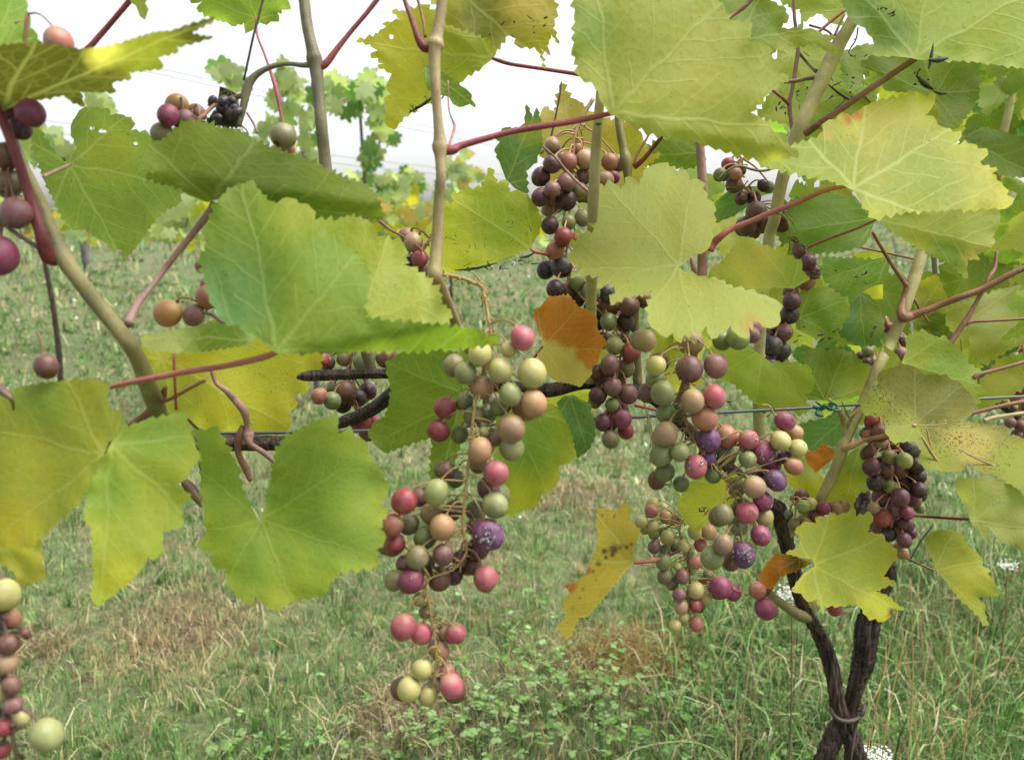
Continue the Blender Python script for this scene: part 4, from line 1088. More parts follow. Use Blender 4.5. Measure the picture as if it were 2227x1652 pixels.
# ------------------------------------------------------------------ traced leaves: forked vine, middle
leaf(VF_, .57, .1, -.1, 'by', (1072, 128), (800, 95), [(858, 25), (884, 23), (920, 10), (980, 50), (1040, 70), (1085, 95), (1078, 120), (1070, 130), (1050, 145), (1020, 163), (1000, 180), (960, 200), (930, 225), (910, 235), (880, 255), (858, 278), (843, 272), (838, 250), (840, 240), (838, 215), (848, 205), (840, 190), (845, 175), (848, 160), (825, 143), (833, 137), (810, 118), (818, 110), (803, 97), (782, 90), (810, 80), (830, 65), (838, 58), (835, 52), (865, 43)],
     holes=[(852, 81, 6)], patches=[(1010, 110, 90, 'yg', 1)], amp=3, vein=.45, label='yellow leaf with a round hole behind the tan shoot')
leaf(VF_, .50, .3, 0, 'g', (925, 150), (1030, 230), [(918, 145), (940, 140), (965, 160), (1000, 185), (1018, 200), (1030, 230), (1020, 228), (1000, 232), (985, 225), (975, 212), (955, 205), (930, 190), (920, 165)], amp=2)
leaf(VF_, .53, .1, .1, 'y', (955, -50), (1185, 140), [(905, -20), (925, -80), (1000, -100), (1080, -130), (1150, -90), (1195, -50), (1210, 20), (1205, 60), (1213, 90), (1200, 80), (1192, 100), (1195, 118), (1180, 112), (1183, 142), (1175, 120), (1160, 105), (1130, 100), (1110, 75), (1080, 100), (1060, 80), (1000, 62), (970, 45), (950, 10)], patches=[(1060, 40, 80, 'ol', 1.1), (1150, 20, 50, 'ty', 1.0)], amp=3, label='mottled tan yellow leaf at the top with dark clippings stuck on it')
leaf(VF_, .60, 0, -.3, 'lg', (556, 40), (520, -70), [(420, 3), (437, 5), (433, 20), (465, 40), (490, 48), (505, 55), (530, 50), (535, 70), (550, 66), (565, 50), (580, 55), (590, 48), (605, 45), (605, 30), (612, 30), (615, 22), (630, 18), (625, 0), (610, -30), (430, -30)], amp=3)
leaf(VF_, .62, .1, .1, 'by', (1156, 543), (985, 430), [(915, 520), (935, 490), (960, 470), (965, 445), (990, 440), (985, 425), (1010, 415), (1045, 405), (1065, 373), (1080, 395), (1100, 395), (1110, 415), (1130, 415), (1150, 430), (1165, 450), (1175, 480), (1168, 512), (1152, 542), (1120, 555), (1070, 570), (1030, 580), (985, 592), (955, 592), (930, 560)], amp=3, vein=.5, patches=[(1080, 470, 80, 'yg', 1.2)], label='clean yellow leaf with dark clippings along its lower edge')
leaf(VF_, .60, .2, -.1, 'bg', (1098, 405), (1165, 240), [(1146, 235), (1158, 252), (1167, 240), (1175, 270), (1178, 295), (1176, 322), (1161, 355), (1146, 375), (1143, 415), (1120, 410), (1100, 390), (1085, 350), (1078, 325), (1085, 310), (1080, 300), (1100, 280), (1125, 278), (1140, 265)], amp=2.5, patches=[(1160, 290, 30, 'lg', .6)])
leaf(VF_, .70, .1, 0, 'ty', (1262, 440), (1222, 190), [(1185, 235), (1205, 240), (1215, 205), (1222, 187), (1240, 210), (1260, 222), (1280, 240), (1300, 250), (1330, 262), (1370, 268), (1385, 280), (1395, 290), (1400, 305), (1410, 320), (1412, 335), (1430, 338), (1405, 365), (1420, 395), (1400, 410), (1370, 425), (1330, 430), (1290, 440), (1210, 430), (1190, 380), (1180, 330), (1175, 250)], amp=4, vein=.5, patches=[(1380, 330, 60, 'y', 1)], label='tan yellow leaf behind the top of the dark grape bunch')
leaf(VF_, .475, .15, .25, 'pyg', (1328, 246), (1560, 10), [(1268, -90), (1250, -50), (1250, 20), (1250, 50), (1248, 90), (1245, 110), (1255, 140), (1250, 155), (1260, 165), (1285, 180), (1300, 200), (1310, 225), (1326, 248), (1370, 270), (1420, 290), (1480, 305), (1511, 308), (1540, 316), (1590, 331), (1660, 352), (1700, 345), (1730, 333), (1706, 311), (1684, 287), (1668, 267), (1652, 255), (1638, 243), (1660, 215), (1680, 195), (1708, 168), (1696, 156), (1698, 136), (1672, 122), (1678, 110), (1660, 98), (1633, 90), (1633, 68), (1631, 52), (1600, 46), (1588, 42), (1575, 25), (1563, 18), (1568, -20), (1545, -95), (1500, -120), (1440, -165), (1370, -130), (1310, -120)],
     sp=24, amp=4, folds=[(1328, 246, 1668, 312, .9)], patches=[(1600, 180, 110, 'pyg', 1.0), (1640, 290, 70, 'pyg', .8), (1280, 60, 60, 'lg', 1.2), (1580, 320, 80, 'yg', 1)], vein=.5, label='biggest top leaf, bright yellow green, on the long red stalk')  # patch on the lower strip puts light shining through into the colour
leaf(VF_, .545, .1, .75, 'ty', (1855, 411), (2120, 250), [(1650, 332), (1700, 327), (1735, 314), (1772, 301), (1788, 285), (1790, 272), (1815, 260), (1830, 247), (1850, 250), (1868, 240), (1890, 228), (1905, 220), (1950, 215), (1985, 203), (1990, 207), (2000, 215), (2030, 210), (2025, 235), (2015, 250), (2030, 255), (2040, 270), (2055, 280), (2085, 297), (2075, 315), (2105, 312), (2150, 335), (2135, 350), (2140, 360), (2165, 370), (2160, 380), (2180, 405), (2197, 440), (2185, 452), (2162, 452), (2110, 455), (2050, 455), (1950, 462), (1904, 476), (1875, 442), (1855, 414), (1832, 402), (1800, 391), (1752, 380), (1692, 368), (1655, 354)],
     sp=22, amp=3.5, vein=1.0, rim='by', patches=[(1690, 345, 130, 'yg', .5), (1800, 370, 90, 'yg', .6), (1862, 244, 17, 'or', .5), (1845, 250, 17, 'or', .4), (1800, 290, 14, 'tan', .9), (2000, 400, 110, 'yg', 1.2)], label='tan yellow leaf with pale veins and an orange scorched rim')
leaf(VF_, .60, .2, .2, 'yg', (1905, 475), (2150, 540), [(1904, 470), (1950, 458), (2000, 452), (2060, 450), (2120, 448), (2172, 453), (2174, 475), (2172, 493), (2160, 513), (2163, 525), (2148, 543), (2128, 553), (2128, 563), (2108, 565), (2103, 583), (2100, 600), (2070, 578), (2040, 562), (1995, 535), (1945, 507), (1925, 492)], amp=3, patches=[(2130, 545, 40, 'ty', .8), (2130, 485, 50, 'pyg', .6), (2060, 560, 40, 'g', .8)], vein=.45)
leaf(VF_, .575, .1, .25, 'pyg', (1990, 126), (2240, -20), [(1830, -20), (1832, 5), (1840, 25), (1860, 50), (1880, 62), (1895, 82), (1902, 100), (1905, 118), (1940, 122), (1980, 126), (1995, 130), (2050, 131), (2095, 131), (2132, 136), (2180, 142), (2260, 152), (2320, 120), (2335, 60), (2300, -10), (2310, -90), (2210, -120), (2130, -190), (2040, -130), (1930, -120), (1890, -70)], sp=22, amp=2.5, vein=.6, patches=[(1860, 20, 60, 'g', .8), (1930, 70, 50, 'g', 1)], label='large upper leaf on the brown stalk, spotted with dark clippings')
leaf(VF_, .63, .1, -.4, 'yg', (2120, -40), (2040, 40), [(1960, -20), (1990, 0), (2010, 12), (2040, 20), (2055, 38), (2072, 40), (2085, 30), (2075, 20), (2120, 10), (2100, -20)], amp=2, patches=[(2060, 30, 20, 'ty', .8)])
leaf(VF_, .66, 0, .3, 'lg', (2032, 206), (1900, 150), [(1877, 140), (1890, 152), (1905, 160), (1915, 180), (1928, 195), (1960, 199), (1990, 200), (2015, 207), (2032, 208), (2040, 240), (2052, 272), (2062, 275), (2075, 280), (2083, 272), (2112, 240), (2128, 205), (2130, 155), (2132, 132), (2060, 120), (1950, 115), (1900, 118)], amp=2.5, patches=[(2090, 220, 60, 'g', 1)], vein=.5)
leaf(VF_, .60, .1, .3, 'yg', (1600, 90), (1790, 60), [(1563, 18), (1575, -5), (1600, -10), (1660, -10), (1690, 10), (1703, 15), (1712, 40), (1700, 60), (1732, 61), (1745, 45), (1748, 62), (1770, 65), (1790, 75), (1812, 80), (1808, 92), (1820, 112), (1790, 105), (1770, 98), (1740, 100), (1690, 105), (1660, 140), (1620, 120), (1600, 80)], amp=3, patches=[(1640, 40, 60, 'g', 1.2)])
leaf(VF_, .74, .1, .3, 'pyg', (1838, 20), (1740, 30), [(1690, -30), (1830, -30), (1842, 22), (1832, 40), (1835, 55), (1810, 50), (1790, 35), (1775, 32), (1748, 42), (1740, 20), (1700, 5)], amp=2.5)
leaf(VF_, .78, .1, .3, 'pyg', (1720, 120), (1790, 250), [(1690, 100), (1760, 98), (1820, 105), (1860, 140), (1850, 180), (1845, 220), (1810, 262), (1770, 275), (1730, 275), (1690, 262), (1655, 250), (1665, 220), (1690, 180)], amp=5, patches=[(1780, 230, 60, 'lg', 1)])
leaf(VF_, .72, .1, .3, 'lg', (1980, 130), (1850, 200), [(1830, 112), (1850, 108), (1870, 100), (1880, 97), (1905, 100), (1950, 112), (1985, 128), (1935, 158), (1910, 150), (1880, 165), (1870, 195), (1850, 190), (1832, 175)], amp=4)
leaf(VF_, .735, .1, .3, 'yg', (1740, 230), (1860, 330), [(1755, 220), (1790, 205), (1840, 195), (1880, 190), (1900, 215), (1870, 240), (1830, 255), (1800, 275), (1780, 300), (1755, 290), (1745, 260)], amp=3)
leaf(VF_, .505, .1, .95, 'cl', (1476, 580), (1330, 415), [(1275, 460), (1290, 430), (1300, 412), (1330, 400), (1350, 410), (1370, 388), (1390, 395), (1405, 370), (1420, 360), (1440, 357), (1470, 370), (1490, 372), (1500, 390), (1520, 395), (1536, 428), (1553, 443), (1552, 486), (1548, 518), (1538, 540), (1513, 553), (1493, 568), (1476, 582), (1490, 592), (1503, 588), (1518, 600), (1563, 610), (1596, 626), (1646, 638), (1672, 646), (1690, 655), (1700, 665), (1695, 680), (1690, 705), (1668, 710), (1641, 696), (1636, 716), (1628, 713), (1623, 733), (1603, 726), (1586, 713), (1551, 731), (1536, 713), (1516, 726), (1508, 720), (1471, 741), (1463, 726), (1448, 731), (1428, 718), (1413, 700), (1411, 666), (1416, 636), (1388, 641), (1358, 646), (1333, 656), (1338, 618), (1303, 621), (1298, 601), (1263, 598), (1246, 601), (1263, 581), (1238, 563), (1246, 543), (1241, 533), (1263, 513), (1251, 506), (1283, 506), (1288, 493), (1268, 458), (1256, 446), (1276, 441), (1288, 426)],
     amp=3.5, sp=22, patches=[(1300, 580, 70, 'pyg', 1.2), (1510, 470, 60, 'pyg', 1.2), (1640, 710, 22, 'tan', .8)], vein=.6, folds=[(1240, 560, 1700, 640, -.35)], label='pale green deeply notched leaf hanging over the dark grape bunch')
leaf(VF_, .565, .2, .1, 'yg', (1725, 625), (1640, 525), [(1596, 538), (1613, 523), (1638, 520), (1656, 533), (1670, 533), (1685, 543), (1712, 533), (1715, 553), (1742, 573), (1745, 588), (1755, 608), (1725, 628), (1685, 626), (1670, 634), (1645, 636), (1593, 626), (1538, 602), (1550, 583), (1576, 563)], amp=2.5, vein=.55, patches=[(1640, 570, 60, 'ty', 1.2)])
leaf(VF_, .545, .1, .5, 'tan', (1181, 756), (1290, 760), [(1161, 683), (1163, 673), (1177, 666), (1196, 648), (1236, 646), (1258, 666), (1288, 681), (1298, 696), (1301, 720), (1318, 746), (1306, 763), (1298, 788), (1288, 796), (1286, 813), (1276, 825), (1261, 838), (1238, 833), (1213, 828), (1196, 818), (1176, 788), (1168, 770), (1181, 757), (1183, 748), (1171, 720), (1165, 700)],
     amp=2, sp=10, patches=[(1205, 688, 54, 'or', .22), (1248, 700, 56, 'or', .22), (1290, 758, 42, 'or', .25)], vein=.55, label='dead leaf, rusty orange above and tan yellow below')
leaf(VF_, .52, -.1, .1, 'g', (1015, 860), (870, 800), [(842, 788), (852, 782), (870, 770), (900, 762), (980, 762), (1010, 770), (1030, 790), (1028, 820), (1015, 845), (1010, 870), (985, 880), (960, 880), (960, 920), (935, 950), (880, 968), (840, 980), (820, 968), (805, 945), (815, 920), (835, 905), (845, 880), (850, 850), (845, 820)], amp=3, vein=.4, label='shaded green leaf behind the long loose bunch')
leaf(VF_, .53, .1, .1, 'g', (1000, 880), (960, 1040), [(968, 890), (985, 880), (1010, 900), (1005, 950), (990, 1000), (960, 1050), (935, 1035), (938, 990), (945, 950)], amp=3)
leaf(VF_, .60, .1, 0, 'yg', (1110, 880), (1190, 1080), [(1080, 900), (1110, 888), (1150, 885), (1190, 880), (1225, 890), (1248, 915), (1262, 945), (1256, 985), (1233, 1006), (1216, 1016), (1211, 1046), (1186, 1071), (1176, 1079), (1158, 1104), (1138, 1109), (1113, 1121), (1095, 1112), (1088, 1050), (1076, 1000)], amp=2.5, rim='y', vein=.45, patches=[(1130, 960, 70, 'lg', 1.2), (1130, 1090, 50, 'y', 1)])
leaf(VF_, .575, .3, 0, 'bg', (1240, 862), (1278, 985), [(1213, 876), (1226, 861), (1248, 859), (1263, 869), (1283, 879), (1286, 899), (1293, 921), (1291, 951), (1278, 976), (1258, 988), (1248, 951), (1231, 911), (1218, 891)], amp=2)
leaf(VF_, .70, .1, 0, 'by', (1200, 870), (1290, 850), [(1150, 870), (1190, 855), (1285, 838), (1300, 862), (1290, 890), (1240, 900), (1190, 895), (1150, 890)], amp=2, vein=.5)
leaf(VF_, .655, .2, .8, 'wy', (1380, 1222), (1235, 1390), [(1357, 1096), (1373, 1109), (1368, 1131), (1391, 1154), (1380, 1184), (1376, 1196), (1381, 1222), (1363, 1238), (1338, 1268), (1301, 1313), (1278, 1338), (1258, 1346), (1243, 1378), (1231, 1388), (1221, 1376), (1213, 1363), (1228, 1343), (1233, 1328), (1226, 1330), (1228, 1306), (1238, 1288), (1231, 1273), (1251, 1266), (1273, 1246), (1281, 1226), (1293, 1201), (1301, 1176), (1298, 1139), (1306, 1109), (1338, 1109)],
     amp=1.5, sp=12, vein=.7, folds=[(1285, 1195, 1385, 1185, -.9)], patches=[(1238, 1272, 16, 'or', .6), (1275, 1240, 10, 'or', .6), (1335, 1194, 9, 'br', .9), (1315, 1198, 6, 'br', .9), (1350, 1188, 5, 'br', .9), (1302, 1224, 6, 'br', .9), (1318, 1212, 4, 'br', .7), (1332, 1206, 5, 'br', .8), (1290, 1243, 3, 'br', .7), (1268, 1280, 4, 'br', .8), (1262, 1300, 2.5, 'br', .7), (1296, 1262, 2.5, 'br', .7), (1362, 1190, 5, 'br', .9), (1372, 1182, 3, 'br', .7), (1246, 1322, 2.5, 'br', .7), (1310, 1120, 3, 'br', .8), (1336, 1122, 3, 'br', .8), (1280, 1217, 3, 'br', .7)], label='curled bright yellow leaf with brown spots hanging alone', grid=4.5)
leaf(VF_, .63, .1, 0, 'y', (1600, 1050), (1510, 1150), [(1468, 1064), (1483, 1076), (1503, 1049), (1540, 1035), (1600, 1030), (1640, 1050), (1600, 1090), (1553, 1126), (1535, 1140), (1513, 1154), (1496, 1139), (1481, 1114)], amp=2, rim='yg', vein=.45)
leaf(VF_, .69, .1, 0, 'yg', (1660, 760), (1640, 880), [(1550, 755), (1590, 745), (1626, 750), (1680, 790), (1720, 790), (1755, 800), (1768, 830), (1765, 850), (1750, 860), (1755, 890), (1735, 900), (1720, 890), (1690, 897), (1660, 890), (1640, 872), (1600, 835), (1560, 820)], amp=3, vein=.4)
leaf(VF_, .75, .1, .3, 'g', (1795, 870), (1840, 760), [(1757, 763), (1812, 756), (1855, 768), (1877, 788), (1905, 800), (1910, 813), (1908, 835), (1895, 851), (1845, 866), (1795, 871), (1752, 869), (1750, 850), (1765, 826), (1745, 803)], amp=2.5, vein=.55, patches=[(1870, 850, 50, 'yg', 1.2)], label='fresh green leaf above the green tied wire')
leaf(VF_, .74, .1, .4, 'g', (1903, 476), (1740, 500), [(1700, 445), (1740, 430), (1800, 420), (1842, 432), (1870, 442), (1900, 462), (1904, 476), (1892, 505), (1875, 530), (1840, 545), (1795, 548), (1757, 540), (1725, 500)], amp=3, vein=.4)
leaf(VF_, .76, .1, .3, 'yg', (1740, 690), (1850, 650), [(1720, 645), (1740, 636), (1800, 625), (1845, 655), (1852, 683), (1832, 730), (1810, 735), (1770, 735), (1732, 715), (1725, 675)], amp=3, patches=[(1790, 690, 50, 'g', 1)])
leaf(VF_, .74, .1, .3, 'bg', (1870, 640), (1880, 750), [(1870, 635), (1890, 640), (1907, 663), (1922, 690), (1920, 750), (1870, 752), (1825, 727), (1848, 690), (1852, 660)], amp=2.5, patches=[(1900, 690, 40, 'g', 1)])
leaf(VF_, .78, .1, .3, 'g', (1930, 560), (1820, 600), [(1790, 560), (1850, 562), (1895, 565), (1932, 558), (1935, 580), (1928, 608), (1882, 620), (1820, 630), (1790, 605)], amp=2.5)
leaf(VF_, .84, .1, -.2, 'y', (1915, 630), (1880, 640), [(1880, 634), (1900, 622), (1920, 618), (1920, 650), (1898, 650), (1888, 640)], amp=2)
leaf(VF_, .86, 0, 0, 'y', (1990, 700), (2050, 600), [(1985, 720), (1990, 660), (2000, 620), (2035, 605), (2055, 640), (2062, 680), (2050, 730), (2010, 740)], amp=2, patches=[(2020, 680, 40, 'ol', 1.2)])
leaf(VF_, .66, .1, .3, 'yg', (1965, 790), (2100, 830), [(1960, 788), (1972, 763), (1975, 735), (2008, 720), (2020, 726), (2042, 733), (2052, 730), (2068, 745), (2080, 755), (2092, 765), (2105, 772), (2108, 790), (2130, 808), (2120, 825), (2140, 851), (2128, 859), (2130, 874), (2110, 878), (2095, 855), (2058, 830), (2008, 818)], amp=2, vein=.5, patches=[(2070, 800, 50, 'lg', 1.2)], label='sharp toothed green leaf above the speckled leaf')
leaf(VF_, .625, .15, .45, 'ol', (1990, 923), (1990, 800), [(1877, 869), (1895, 862), (1880, 849), (1890, 847), (1910, 838), (1908, 820), (1915, 810), (1940, 800), (1967, 794), (1990, 800), (2010, 813), (2030, 815), (2058, 818), (2070, 826), (2082, 828), (2095, 841), (2105, 850), (2115, 864), (2122, 878), (2107, 901), (2070, 911), (2020, 919), (2045, 916), (2095, 918), (2132, 921), (2190, 929), (2192, 946), (2205, 946), (2227, 954), (2265, 965), (2300, 1000), (2290, 1040), (2260, 1072), (2227, 1074), (2215, 1061), (2182, 1044), (2157, 1031), (2132, 1024), (2107, 1009), (2090, 1021), (2055, 1024), (2030, 1019), (2015, 1019), (2000, 1001), (2002, 981), (1985, 961), (1945, 959), (1927, 939), (1925, 926), (1915, 906), (1882, 899), (1872, 886)],
     amp=2, vein=.5, folds=[(1880, 925, 2260, 918, -.7)], patches=[(1900, 890, 40, 'yg', .9), (1960, 945, 50, 'pyg', .9), (2110, 965, 60, 'ty', .9), (2220, 1010, 60, 'yg', .6), (2040, 1000, 40, 'yg', 1)], label='olive leaf with brown speckles and straw lying on its lower lobe')
leaf(VF_, .58, .2, .2, 'ol', (2120, 1133), (2227, 1040), [(2077, 1049), (2090, 1040), (2110, 1040), (2145, 1036), (2165, 1040), (2182, 1044), (2207, 1061), (2227, 1079), (2275, 1100), (2300, 1150), (2290, 1205), (2250, 1220), (2227, 1203), (2205, 1188), (2182, 1181), (2145, 1141), (2152, 1178), (2132, 1161), (2110, 1133), (2100, 1101), (2082, 1068)], amp=2, patches=[(2110, 1090, 40, 'yg', .8), (2200, 1110, 70, 'pale', 1.4)], vein=.3)
leaf(VF_, .645, .2, .5, 'by', (2030, 1240), (2150, 1340), [(2015, 1171), (2040, 1156), (2070, 1154), (2090, 1164), (2105, 1184), (2118, 1195), (2132, 1211), (2138, 1228), (2152, 1240), (2150, 1248), (2160, 1263), (2166, 1291), (2130, 1298), (2142, 1316), (2142, 1333), (2147, 1356), (2138, 1358), (2130, 1341), (2090, 1303), (2060, 1268), (2035, 1240), (2027, 1214), (2017, 1190)], amp=2, rim='yg', patches=[(2060, 1190, 50, 'yg', 1)], vein=.45, label='yellow leaf with a torn drooping tip over the long grass')
leaf(VF_, .62, .1, .8, 'yg', (1770, 1230), (1950, 1325), [(1730, 1159), (1732, 1151), (1752, 1136), (1772, 1136), (1777, 1126), (1807, 1121), (1812, 1114), (1825, 1119), (1857, 1111), (1865, 1121), (1890, 1116), (1897, 1126), (1890, 1154), (1920, 1164), (1927, 1176), (1942, 1189), (1950, 1196), (1947, 1216), (1940, 1226), (1932, 1238), (1925, 1253), (1941, 1268), (1912, 1283), (1932, 1298), (1960, 1323), (1947, 1326), (1935, 1341), (1920, 1348), (1887, 1338), (1865, 1316), (1830, 1316), (1795, 1318), (1790, 1331), (1777, 1306), (1757, 1306), (1742, 1291), (1725, 1283), (1735, 1263), (1747, 1246), (1772, 1230), (1767, 1216), (1735, 1209), (1715, 1201), (1735, 1189), (1740, 1169)],
     amp=2.5, rim='y', vein=.55, patches=[(1905, 1325, 45, 'by', .7), (1940, 1330, 10, 'br', .6)], label='yellow green toothed leaf in front of the crossed trunks')
leaf(VF_, .66, 0, .2, 'or', (1740, 1210), (1665, 1260), [(1670, 1226), (1690, 1206), (1715, 1206), (1745, 1214), (1765, 1224), (1735, 1239), (1700, 1253), (1680, 1277), (1668, 1276), (1655, 1252)], amp=2, sp=9, patches=[(1730, 1222, 25, 'br', .9)], wave=2, label='crumpled rusty dead leaf beside the trunk')
leaf(VF_, .745, 0, .2, 'or', (1800, 1000), (1800, 965), [(1755, 986), (1780, 976), (1790, 966), (1820, 981), (1812, 999), (1790, 1014), (1775, 1024), (1758, 1005)], amp=2, sp=9, wave=2)
leaf(VF_, .76, 0, .2, 'y', (1720, 1000), (1780, 1070), [(1700, 1010), (1730, 990), (1757, 1000), (1777, 1026), (1790, 1046), (1775, 1080), (1740, 1070), (1715, 1050)], amp=2, patches=[(1760, 1020, 20, 'pale', .8)])
leaf(VF_, .74, .1, .1, 'lg', (1870, 970), (1830, 1110), [(1845, 989), (1862, 972), (1882, 966), (1892, 1001), (1890, 1064), (1862, 1078), (1852, 1111), (1830, 1111), (1795, 1093), (1785, 1075), (1805, 1050), (1822, 1030)], amp=2.5, patches=[(1840, 1080, 45, 'y', .9)])
leaf(VF_, .80, .1, .1, 'bg', (1850, 896), (1770, 970), [(1740, 926), (1770, 915), (1795, 908), (1820, 895), (1852, 890), (1850, 930), (1836, 966), (1800, 968), (1765, 976), (1748, 950)], amp=2.5)
leaf(VF_, .62, .1, -.3, 'pyg', (2150, 545), (2230, 470), [(2150, 543), (2170, 526), (2185, 508), (2200, 480), (2227, 461), (2260, 450), (2260, 552), (2227, 549), (2202, 543), (2170, 548)], amp=2)
leaf(VR, .90, .1, .3, 'g', (2090, 300), (2230, 370), [(2083, 297), (2115, 264), (2140, 278), (2170, 283), (2260, 310), (2260, 400), (2227, 385), (2182, 382), (2140, 360), (2105, 322)], amp=2.5)
leaf(VR, .88, .1, .3, 'lg', (2205, 150), (2150, 240), [(2157, 185), (2175, 168), (2200, 172), (2204, 198), (2187, 214), (2175, 227), (2145, 242), (2128, 212), (2140, 190)], amp=2.5)
leaf(VR, .92, .1, -.1, 'yg', (2135, 132), (2210, 160), [(2128, 135), (2215, 140), (2260, 150), (2212, 156), (2195, 162), (2175, 166), (2150, 160)], amp=2)
leaf(VR, .95, .1, -.1, 'by', (2240, 160), (2220, 260), [(2206, 158), (2260, 145), (2260, 270), (2232, 232), (2208, 228)], amp=2.5)
leaf(VR, .82, .1, .3, 'yg', (2215, 620), (2080, 720), [(2062, 668), (2120, 650), (2180, 628), (2260, 610), (2260, 775), (2227, 750), (2190, 762), (2140, 792), (2112, 765), (2105, 735), (2075, 722), (2060, 700)], amp=3, patches=[(2160, 680, 50, 'pale', 1.2)])
leaf(VR, .86, .1, -.1, 'g', (2000, 700), (2060, 740), [(1985, 700), (2030, 680), (2062, 690), (2062, 725), (2040, 735), (2005, 722)], amp=2.5)
leaf(VR, .98, .1, -.1, 'pyg', (2100, 620), (2060, 700), [(2040, 610), (2080, 590), (2100, 605), (2110, 640), (2085, 670), (2058, 665)], amp=3)
leaf(VR, .84, .1, -.1, 'yg', (2227, 820), (2130, 800), [(2110, 870), (2140, 820), (2175, 780), (2227, 770), (2260, 800), (2227, 840), (2180, 870), (2140, 890)], amp=3, patches=[(2170, 830, 40, 'ty', 1)])
leaf(VF_, .66, .2, -.1, 'yg', (1975, 770), (1930, 800), [(1918, 742), (1926, 765), (1935, 778), (1945, 800), (1967, 795), (1950, 770), (1930, 755)], amp=2, sp=10)
leaf(VF_, .86, .1, -.1, 'by', (1900, 560), (1870, 580), [(1858, 555), (1870, 548), (1890, 545), (1925, 540), (1935, 555), (1905, 575), (1878, 580), (1860, 570)], amp=2)
leaf(VF_, .80, 0, 0, 'lg', (1660, 420), (1570, 450), [(1555, 448), (1575, 425), (1605, 405), (1650, 405), (1690, 418), (1660, 425), (1625, 450), (1590, 470), (1560, 478)], amp=1.5, patches=[(1600, 440, 40, 'bg', 1)])
leaf(VF_, .80, 0, 0, 'g', (1560, 330), (1420, 340), [(1400, 335), (1430, 310), (1470, 300), (1520, 310), (1530, 345), (1500, 365), (1450, 360), (1415, 358)], amp=3)
leaf(VF_, .82, 0, 0, 'g', (1680, 420), (1760, 480), [(1690, 500), (1720, 440), (1790, 420), (1850, 450), (1830, 520), (1760, 560), (1710, 560)], amp=4)

# ================================================================== grape bunches
def sphere_mesh(seed, seg=20, rings=13):
    rng = np.random.default_rng(seed)
    V = [(0, 0, 1)]; F = []
    for i in range(1, rings):
        t = math.pi * i / rings
        for j in range(seg):
            p = 2 * math.pi * j / seg
            V.append((math.sin(t) * math.cos(p), math.sin(t) * math.sin(p), math.cos(t)))
    V.append((0, 0, -1)); V = np.array(V)
    q = rng.uniform(0, 6.28, 3)
    V *= (1 + .02 * np.sin(2.3 * V[:, 0] * 1.5 + q[0]) + .02 * np.sin(2.1 * V[:, 1] + 1.5 * V[:, 2] + q[1]))[:, None]
    for j in range(seg):
        F.append((0, 1 + j, 1 + (j + 1) % seg))
        F.append((len(V) - 1, 1 + (rings - 2) * seg + (j + 1) % seg, 1 + (rings - 2) * seg + j))
    for i in range(rings - 2):
        for j in range(seg):
            a, b = 1 + i * seg + j, 1 + i * seg + (j + 1) % seg
            F.append((a, a + seg, b + seg, b))
    return mesh_np('grape', V, F, G['g'])


BALLS = [sphere_mesh(i) for i in range(5)]


def drops(grape, c, rad, n, rng, size=.12):
    mb = MB()
    for _ in range(n):
        t = np.array([rng.normal(0, .75), rng.normal(-.75, .5), rng.normal(.35, .55)]); t /= np.linalg.norm(t)
        s = rad * size * rng.uniform(.35, 1.25)
        u = np.cross(t, [.2, .3, .9]); u /= np.linalg.norm(u); v = np.cross(t, u)
        V = [c + t * (rad * 1.0 + s * .75)]; F = []
        for i, (rr, hh) in enumerate(((.6, .55), (.95, .15), (1.0, -.25), (.7, -.6))):
            V += [c + t * (rad * 1.0 + s * hh) + s * rr * (u * math.cos(a) + v * math.sin(a)) for a in np.arange(7) * .8976]
        F += [(0, 1 + j, 1 + (j + 1) % 7) for j in range(7)]
        for i in range(3):
            F += [(1 + i * 7 + j, 8 + i * 7 + j, 8 + i * 7 + (j + 1) % 7, 1 + i * 7 + (j + 1) % 7) for j in range(7)]
        F.append(tuple(22 + j for j in range(7))[::-1])
        mb.add(V, F)
    o = mb.build('water_drops', WATER, grape); o['kind'] = 'stuff'


BUNCH = [0]


